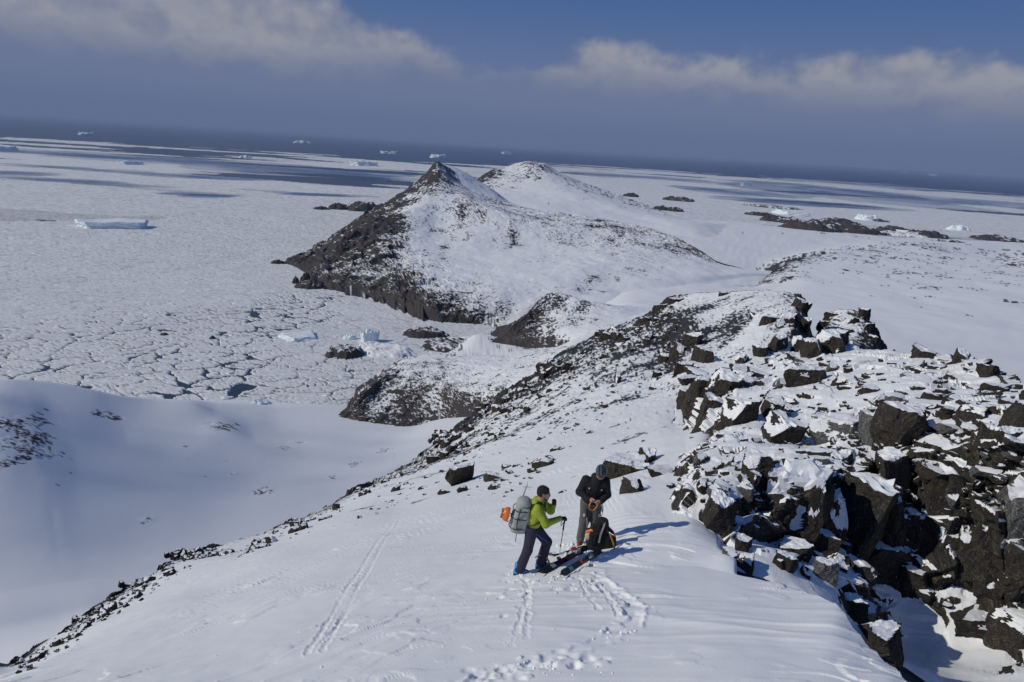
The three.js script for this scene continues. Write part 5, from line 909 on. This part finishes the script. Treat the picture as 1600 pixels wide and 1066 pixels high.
  part(mergeGeometries([tube([v3(0.1, -0.02, 0.08), v3(0.04, -0.13, 0.05), v3(-0.03, -0.13, -0.05), v3(-0.1, -0.02, -0.08)], 0.006), tube([v3(-0.1, -0.02, 0.08), v3(-0.04, -0.12, 0.05)], 0.006)]), M.strap, 'chin_strap', hm);
  add(hm, 'climbing_helmet', 'orange climbing helmet with dark vents strapped behind the grey backpack', 'helmet');

  // an axe whose head stands above the pack
  const ax = new THREE.Group(); ax.position.copy(gA);
  const a0 = P(-0.06, 1.30, -0.13), a1 = P(-0.015, 1.68, -0.13);
  part(bar(a0, a1, 0.011, 0.011, 8), M.steel, 'spike_shaft', ax); part(bar(a1, a1.clone().add(v3(0.01, 0.09, 0)), 0.008, 0.002, 6), M.steel, 'spike', ax);
  part(mergeGeometries([bar(a1.clone().add(v3(-0.07, -0.03, 0)), a1.clone().add(v3(0.09, -0.03, 0)), 0.006, 0.004, 6)]), M.steel, 'crossbar', ax); part(bar(a0, a0.clone().lerp(a1, 0.35), 0.016, 0.016, 8), M.grip, 'grip', ax);
  add(ax, 'ice_axe', 'steel ice axe sticking up above the lid of the grey backpack', 'ice axe');
}
// --- the axe standing in the snow by his front boot
function axe(top, foot, name, label, headDir, colour) {
  const g = new THREE.Group(), d = top.clone().sub(foot).normalize(); g.position.copy(foot); const T = top.clone().sub(foot), bend = T.clone().multiplyScalar(0.45).add(headDir.clone().multiplyScalar(-0.035));
  part(tube([v3(0, -0.05, 0), T.clone().multiplyScalar(0.2).addScaledVector(headDir, -0.015), bend, T], 0.019, 30), colour, 'shaft', g);
  const hh = headDir.clone().normalize();
  part(tube([T.clone().addScaledVector(hh, -0.10), T, T.clone().addScaledVector(hh, 0.12).addScaledVector(d, -0.015), T.clone().addScaledVector(hh, 0.2).addScaledVector(d, -0.06)], 0.009, 20), M.steel, 'pick', g);
  part(new THREE.BoxGeometry(0.012, 0.05, 0.06).rotateY(Math.atan2(hh.x, hh.z)).translate(T.x - hh.x * 0.12, T.y, T.z - hh.z * 0.12), M.steel, 'adze', g);
  part(bar(v3(0, -0.05, 0), v3(0, 0.02, 0).addScaledVector(d, 0.01), 0.004, 0.013, 6), M.steel, 'spike', g);
  return add(g, name, label, 'ice axe');
}
const depthAt = (px, py, ref) => { const q = ray(px, py), f = v3(0, sP, -cP), d = v3(Math.sin(q.th), q.s, -Math.cos(q.th)), k = ref.clone().sub(camera.position).dot(f) / d.dot(f); return camera.position.clone().addScaledVector(d, k); };
{
  const foot = sunk(858, 889), top = depthAt(850, 868, foot); top.y += 0.02;
  axe(top, foot, 'ice_axe', 'ice axe with a curved orange shaft planted beside the front boot of the lime jacket', v3(-0.95, 0, 0.2), M.bronze);
}
// --- the climber in black with the grey helmet, facing us, looking down at his hands
const gB = sunk(914, 851);
{
  const root = new THREE.Group(); root.position.copy(gB);
  const gy = (x, z) => ground(gB.x + x, gB.z + z) - gB.y, L = (x, y, z) => v3(x, y, z);
  const fl = L(-0.11, gy(-0.11, 0.02) + 0.09, 0.02), fr = L(0.17, gy(0.17, -0.05) + 0.09, -0.05), kl = L(-0.07, 0.53, 0.04), kr = L(0.16, 0.53, 0.02), hl = L(-0.06, 0.93, 0), hr = L(0.13, 0.93, 0);
  const hip = L(0.035, 0.98, 0), chest = L(0.08, 1.30, 0.01), neck = L(0.12, 1.52, 0.03), sl = L(-0.11, 1.43, 0), sr = L(0.29, 1.42, 0), el = L(-0.22, 1.17, 0.04), er = L(0.34, 1.15, 0.05), wl = L(-0.055, 1.13, 0.25), wr = L(0.20, 1.10, 0.27), headC = L(0.165, 1.645, 0.09);
  const H = headPrims(headC, -Math.PI / 2, 0.75);
  const handA = hand(wl, v3(0.75, 0.1, 0.5), v3(-0.2, 0.75, 0.6), v3(0.3, 0.6, -0.6), 0.75), handB = hand(wr, v3(-0.75, 0.1, 0.45), v3(0.2, 0.75, 0.6), v3(-0.3, 0.6, -0.6), 0.85);
  part(mergeGeometries([blob([...H.prims, ['c', neck, headC.clone().add(v3(0, -0.05, -0.03)), 0.056, 0.054], ['c', hip, chest, 0.12, 0.13], ['c', chest, neck, 0.12, 0.055], ['c', sl, el, 0.05, 0.042], ['c', el, wl, 0.042, 0.028], ['c', sr, er, 0.05, 0.042], ['c', er, wr, 0.042, 0.028], ['c', hl, kl, 0.08, 0.055], ['c', kl, fl, 0.052, 0.038], ['c', hr, kr, 0.08, 0.055], ['c', kr, fr, 0.052, 0.038], ['c', fl, fl.clone().add(v3(-0.03, -0.04, 0.14)), 0.04, 0.03], ['c', fr, fr.clone().add(v3(0.03, -0.04, 0.14)), 0.04, 0.03]], 0.015, 60), blob([...handA, ...handB], 0.006, 220)]), M.skin, 'body', root);
  const jk = part(blob([['c', L(-0.02, 0.98, 0), L(0.03, 1.28, 0), 0.145, 0.15], ['c', L(0.09, 0.98, 0), L(0.13, 1.28, 0), 0.145, 0.15], ['c', L(-0.04, 1.36, 0), L(0.22, 1.35, 0), 0.115, 0.115], ['c', chest, neck, 0.15, 0.085], ['c', sl, el, 0.092, 0.078], ['c', el, wl, 0.077, 0.052], ['c', sr, er, 0.092, 0.078], ['c', er, wr, 0.077, 0.052], ['c', L(0.05, 1.52, -0.02), L(0.2, 1.52, -0.02), 0.05, 0.05], ['e', L(0.12, 1.49, -0.08), [0.12, 0.07, 0.06]]], 0.013, 65), M.black, 'jacket', root);
  part(mergeGeometries([tube([L(0.13, 1.5, 0.09), L(0.1, 1.35, 0.165), L(0.06, 1.15, 0.16), L(0.04, 0.93, 0.16)], 0.006)]), M.strap, 'zip', jk);
  part(mergeGeometries([new THREE.BoxGeometry(0.03, 0.022, 0.012).translate(-0.05, 1.32, 0.155), new THREE.BoxGeometry(0.022, 0.018, 0.012).translate(0.2, 1.3, 0.16)]), M.white, 'badge', jk);
  part(blob([['c', hl, kl, 0.122, 0.095], ['c', kl, fl.clone().add(v3(0, 0.05, 0)), 0.093, 0.085], ['c', hr, kr, 0.122, 0.095], ['c', kr, fr.clone().add(v3(0, 0.05, 0)), 0.093, 0.085], ['c', L(-0.02, 0.95, 0), L(0.09, 0.95, 0), 0.14, 0.14], ['c', kl.clone().add(v3(0, 0.0, 0.03)), kl.clone().add(v3(0, -0.1, 0.02)), 0.075, 0.07]], 0.013, 60), M.grey, 'trousers', root);
  { const s = new THREE.Shape(); s.moveTo(0, 0.042); s.lineTo(0.03, 0); s.lineTo(0, -0.042); s.lineTo(-0.03, 0); const hole = new THREE.Path(); hole.moveTo(0, 0.018); hole.lineTo(-0.013, 0); hole.lineTo(0, -0.018); hole.lineTo(0.013, 0); s.holes.push(hole); part(new THREE.ExtrudeGeometry(s, { depth: 0.006, bevelEnabled: false }).rotateX(-0.12).rotateY(-0.25).translate(-0.095, 0.70, 0.128), M.white, 'diamond_emblem', root); }
  for (const [f, sx] of [[fl, -0.03], [fr, 0.03]]) { const b = part(blob([['c', f.clone().add(v3(0, 0.12, -0.02)), f.clone(), 0.064, 0.066], ['c', f.clone().add(v3(-sx, -0.045, -0.06)), f.clone().add(v3(sx, -0.05, 0.16)), 0.052, 0.046], ['c', f, f.clone().add(v3(sx, -0.035, 0.13)), 0.06, 0.045]], 0.008, 90), M.red, 'boot', root); part(mergeGeometries([0, 0.05, 0.1].map((y) => tube([f.clone().add(v3(-0.07, y - 0.01, 0.03)), f.clone().add(v3(0, y, 0.085)), f.clone().add(v3(0.07, y - 0.01, 0.03))], 0.007))), M.steel, 'buckle', b); part(blob([['b', f.clone().add(v3(sx * 0.4, -0.09, 0.045)), [0.042, 0.006, 0.14], 0.01]], 0.008, 120), M.steel, 'sole', b); }
  const t = H.t;
  const hp = part(blob([['e', t(-0.012, 0.06, 0), [0.142, 0.118, 0.116], -Math.PI / 2, -0.75], ['c', t(-0.10, -0.02, 0.03), t(-0.10, -0.02, -0.03), 0.045, 0.045]], 0.007, 80), M.helmetGrey, 'helmet', root);
  part(mergeGeometries([-0.055, 0, 0.055].map((z) => tube([t(0.10, 0.135 - Math.abs(z) * 0.3, z), t(0.0, 0.185 - Math.abs(z) * 0.35, z * 1.2), t(-0.1, 0.15 - Math.abs(z) * 0.3, z)], 0.011))), M.strap, 'vent', hp);
  part(mergeGeometries([tube([t(0.02, -0.02, 0.10), t(0.03, -0.11, 0.05), t(0.04, -0.135, 0), t(0.03, -0.11, -0.05), t(0.02, -0.02, -0.10)], 0.006)]), M.strap, 'chin_strap', hp);
  add(root, 'person', 'person in black jacket and dark grey helmet standing behind the black pack, looking down', 'person');

  const sg = new THREE.Group(); sg.position.copy(gB);
  part(tube([L(0.02, 1.16, 0.31), L(-0.035, 1.05, 0.34), L(-0.02, 0.96, 0.33), L(0.04, 0.93, 0.33), L(0.10, 1.0, 0.34), L(0.14, 1.11, 0.34)], 0.015, 40), plain('orange webbing', 0.55, 0.2, 0.02, 0.7), 'webbing', sg);
  part(tube([L(0.02, 1.17, 0.33), L(0.06, 1.17, 0.36), L(0.09, 1.13, 0.36), L(0.05, 1.12, 0.34)], 0.008, 24, true), M.steel, 'carabiner', sg);
  add(sg, 'climbing_sling', 'orange sling looped between the hands of the person in black', 'sling');
  const bt = new THREE.Group(); bt.position.copy(gB).add(L(0.215, 0.92, 0.32)); bt.rotation.z = 0.05;
  part(new THREE.LatheGeometry([[0, 0], [0.034, 0], [0.038, 0.012], [0.038, 0.105], [0.03, 0.135], [0.018, 0.15], [0.018, 0.165]].map((q) => new THREE.Vector2(...q)), 18), M.white, 'flask', bt); part(new THREE.CylinderGeometry(0.021, 0.021, 0.03, 14).translate(0, 0.178, 0), M.strap, 'cap', bt);
  add(bt, 'drink_flask', 'small white flask hanging below the hand of the person in black', 'flask');
}
// --- the black pack on the snow, with an axe on it and a roll of skins beside it
const gP = sunk(938, 859);
{
  const pk = new THREE.Group(); pk.position.copy(gP);
  const main = part(blob([['b', v3(-0.06, 0.20, -0.02), [0.15, 0.13, 0.07], 0.07, 0.2, 0.1], ['e', v3(0.12, 0.20, 0.0), [0.17, 0.24, 0.15], 0.1, 0.2], ['e', v3(-0.17, 0.16, 0.0), [0.13, 0.16, 0.14]], ['b', v3(-0.01, 0.42, -0.02), [0.07, 0.12, 0.05], 0.06, 0, 0.12], ['e', v3(-0.03, 0.57, -0.02), [0.10, 0.08, 0.09]]], 0.012, 40), M.black, 'main_bag', pk);
  part(blob([['e', v3(-0.15, 0.42, 0.02), [0.10, 0.11, 0.09], 0, 0.5]], 0.01, 60), M.black, 'lid', pk);
  for (const s of [-1, 1]) part(band([v3(-0.02 + s * 0.04, 0.61, 0.06), v3(-0.06 + s * 0.05, 0.52, 0.13), v3(-0.10 + s * 0.05, 0.38, 0.15), v3(-0.12 + s * 0.05, 0.2, 0.16)], 0.035, 0.012), s < 0 ? M.strap : plain('pale edging', 0.3, 0.3, 0.28, 0.7), 'shoulder_strap', pk);
  part(mergeGeometries([tube([v3(0.2, 0.08, 0.12), v3(0.3, 0.02, 0.14), v3(0.34, 0.03, 0.1)], 0.012), tube([v3(-0.26, 0.1, 0.1), v3(-0.2, 0.12, 0.16), v3(-0.1, 0.1, 0.17)], 0.012)]), M.strap, 'hip_belt', pk);
  add(pk, 'backpack', 'black backpack standing on the snow in front of the person in black', 'backpack');
  axe(gP.clone().add(v3(0.12, 0.42, 0.12)), gP.clone().add(v3(0.26, 0.03, 0.19)), 'ice_axe', 'ice axe with an orange shaft lying against the side of the black backpack', v3(-0.6, 0.1, -0.6), M.bronze);
  const roll = new THREE.Group(); roll.position.copy(gP).add(v3(-0.235, 0.27, 0.05));
  part(blob([['e', v3(0, 0, 0), [0.10, 0.11, 0.075], 0, 0.4]], 0.009, 60), M.cream, 'roll', roll); part(blob([['c', v3(-0.07, 0.09, 0), v3(0.05, 0.15, 0.01), 0.03, 0.035], ['c', v3(0.05, 0.15, 0.01), v3(0.14, 0.17, 0), 0.03, 0.02]], 0.008, 70), M.orange, 'bag', roll);
  add(roll, 'skin_roll', 'cream roll with an orange bag tucked against the black backpack', 'gear roll');
}
// --- the poles stuck in the snow by the black pack
function standingPole(tp, foot, label) {
  const g = new THREE.Group(); g.position.copy(foot); const T = tp.clone().sub(foot), len = T.length(), d = T.clone().normalize(), at = (s) => d.clone().multiplyScalar(s);
  part(bar(at(-0.06), at(len * 0.5), 0.006, 0.008, 8), M.alu, 'lower_shaft', g); part(bar(at(len * 0.5), at(len - 0.14), 0.0095, 0.0095, 8), M.alu, 'upper_shaft', g); part(bar(at(len - 0.16), at(len), 0.016, 0.019, 10), M.grip, 'grip', g);
  part(bar(at(0.05), at(0.06), 0.045, 0.045, 14), M.strap, 'basket', g); part(bar(at(len * 0.5 - 0.02), at(len * 0.5 + 0.02), 0.014, 0.014, 8), M.strap, 'clamp', g); part(tube([at(len - 0.02), at(len - 0.08).add(v3(0.05, -0.02, 0.02)), at(len - 0.17).add(v3(0.03, -0.03, 0.02)), at(len - 0.04)], 0.006), M.strap, 'wrist_strap', g);
  add(g, 'trekking_pole', label, 'trekking pole');
}
{ const f1 = sunk(919, 860), f2 = sunk(926, 863); const t1 = depthAt(916.5, 796, f1), t2 = depthAt(939, 791, f2); standingPole(t1, f1, 'trekking pole planted upright in the snow at the near side of the black pack'); standingPole(t2, f2, 'trekking pole leaning across the black pack with its grip up and away'); }
// --- skis lying on the snow
function ski(a, b, label, top, width, lift, roll, bindColour) {
  const g = new THREE.Group(), d = b.clone().sub(a), len = d.length(); g.position.copy(a).addScaledVector(d, 0.5); g.position.y = ground(g.position.x, g.position.z) + 0.03 + lift;
  g.quaternion.setFromUnitVectors(v3(1, 0, 0), d.clone().normalize()).multiply(new THREE.Quaternion().setFromAxisAngle(v3(1, 0, 0), roll));
  const n = 40, pos = [], idx = [];                                       // tip at -x, turned up
  for (let i = 0; i <= n; i++) { const u = i / n, x = (u - 0.5) * len, w = width * (u < 0.12 ? Math.sqrt(Math.max(0.02, u / 0.12)) * 1.08 : u > 0.97 ? 0.85 : 1.08 - 0.28 * Math.sin((u - 0.12) / 0.85 * Math.PI)), y = u < 0.16 ? 0.075 * Math.pow((0.16 - u) / 0.16, 1.6) : 0.012 * Math.sin((u - 0.16) / 0.84 * Math.PI); for (const [q, t] of [[-1, 0], [1, 0], [1, 0.014], [-1, 0.014]]) pos.push(x, y + t, q * w / 2); }
  for (let i = 0; i < n; i++) for (let k = 0; k < 4; k++) { const p = i * 4 + k, q = i * 4 + (k + 1) % 4; idx.push(p, q, p + 4, q, q + 4, p + 4); } idx.push(0, 1, 2, 0, 2, 3, n * 4, n * 4 + 2, n * 4 + 1, n * 4, n * 4 + 3, n * 4 + 2);
  const ge = new THREE.BufferGeometry(); ge.setAttribute('position', new THREE.Float32BufferAttribute(pos, 3)); ge.setIndex(idx); const gg = ge.toNonIndexed(); gg.computeVertexNormals(); part(gg, top, 'ski_body', g);
  part(bar(v3(-len / 2 - 0.04, 0.085, 0), v3(-len / 2 + 0.03, 0.078, 0), 0.012, 0.016, 8), M.strap, 'tip_loop', g);
  const toe = part(blob([['b', v3(0.02, 0.045, 0), [0.045, 0.012, 0.028], 0.012], ['c', v3(0.03, 0.06, 0.03), v3(0.0, 0.075, 0.035), 0.011, 0.009], ['c', v3(0.03, 0.06, -0.03), v3(0.0, 0.075, -0.035), 0.011, 0.009]], 0.006, 150), bindColour, 'toe_piece', g);
  part(mergeGeometries([bar(v3(0.05, 0.06, -0.03), v3(0.09, 0.075, -0.03), 0.005), bar(v3(0.05, 0.06, 0.03), v3(0.09, 0.075, 0.03), 0.005)]), M.steel, 'lever', toe);
  part(blob([['b', v3(0.33, 0.055, 0), [0.04, 0.022, 0.024], 0.012], ['b', v3(0.30, 0.075, 0), [0.015, 0.012, 0.02], 0.006]], 0.006, 150), M.base, 'heel_piece', g);
  part(new THREE.BoxGeometry(0.12, 0.002, width * 0.62).translate(-len * 0.24, 0.0285, 0), M.base, 'graphic', g);
  add(g, 'ski', label, 'ski'); return g;
}
{
  ski(sunk(838, 903), sunk(928, 856), 'black ski with upturned tip lying nearest the boots of the lime jacket', M.ski, 0.13, 0.02, 0.25, M.red);
  ski(sunk(872, 905), sunk(938, 866), 'grey green ski lying beside the black one, farther from the lime jacket', M.skiGrey, 0.125, 0.05, 0.5, M.red);
  ski(sunk(862, 874), sunk(928, 852), 'narrow dark ski half buried in snow near the black backpack', M.ski, 0.11, -0.045, 0.1, M.red);
}
// --- lumps of broken snow kicked up round the gear
{
  const r = rng(909), shapes = [0, 1, 2].map((i) => { const g = new THREE.IcosahedronGeometry(1, 2), p = g.attributes.position; for (let k = 0; k < p.count; k++) { const f = 1 + 0.5 * fbm3(p.getX(k) * 1.4 + i * 9, p.getY(k) * 1.4, p.getZ(k) * 1.4, 3); p.setXYZ(k, p.getX(k) * f, p.getY(k) * f * 0.75, p.getZ(k) * f); } g.computeVertexNormals(); return g; });
  const list = [], c = new THREE.Matrix4();
  for (const [px, py, n, sx, sy, big] of [[905, 868, 60, 34, 9, 0.05], [895, 855, 26, 30, 6, 0.05], [930, 872, 34, 30, 10, 0.05], [815, 895, 24, 26, 10, 0.03], [860, 905, 22, 40, 14, 0.03], [900, 915, 30, 60, 24, 0.022], [850, 1045, 34, 120, 14, 0.018], [960, 990, 24, 40, 16, 0.02], [640, 1000, 36, 330, 60, 0.02], [800, 940, 30, 160, 50, 0.015]])
    for (let i = 0; i < n; i++) { const p = sunk(px + (r() + r() - 1) * sx, py + (r() + r() - 1) * sy), s = big * (0.25 + 0.9 * Math.pow(r(), 2)); c.compose(p.add(v3(0, s * 0.2, 0)), new THREE.Quaternion().setFromEuler(new THREE.Euler(r() * 6, r() * 6, r() * 6)), v3(s * (0.8 + 0.6 * r()), s * (0.7 + 0.4 * r()), s * (0.8 + 0.6 * r()))); list.push(shapes[(r() * 3) | 0].clone().applyMatrix4(c)); }
  const m = add(new THREE.Mesh(mergeGeometries(list), new THREE.MeshStandardMaterial({ name: 'snow lump', color: new THREE.Color().setRGB(...SNOW), roughness: 0.8 })), 'loose_snow', 'crumbs and lumps of broken snow scattered round the skis and footprints', 'snow'); m.userData.kind = 'stuff';
}
renderer.render(scene, camera);
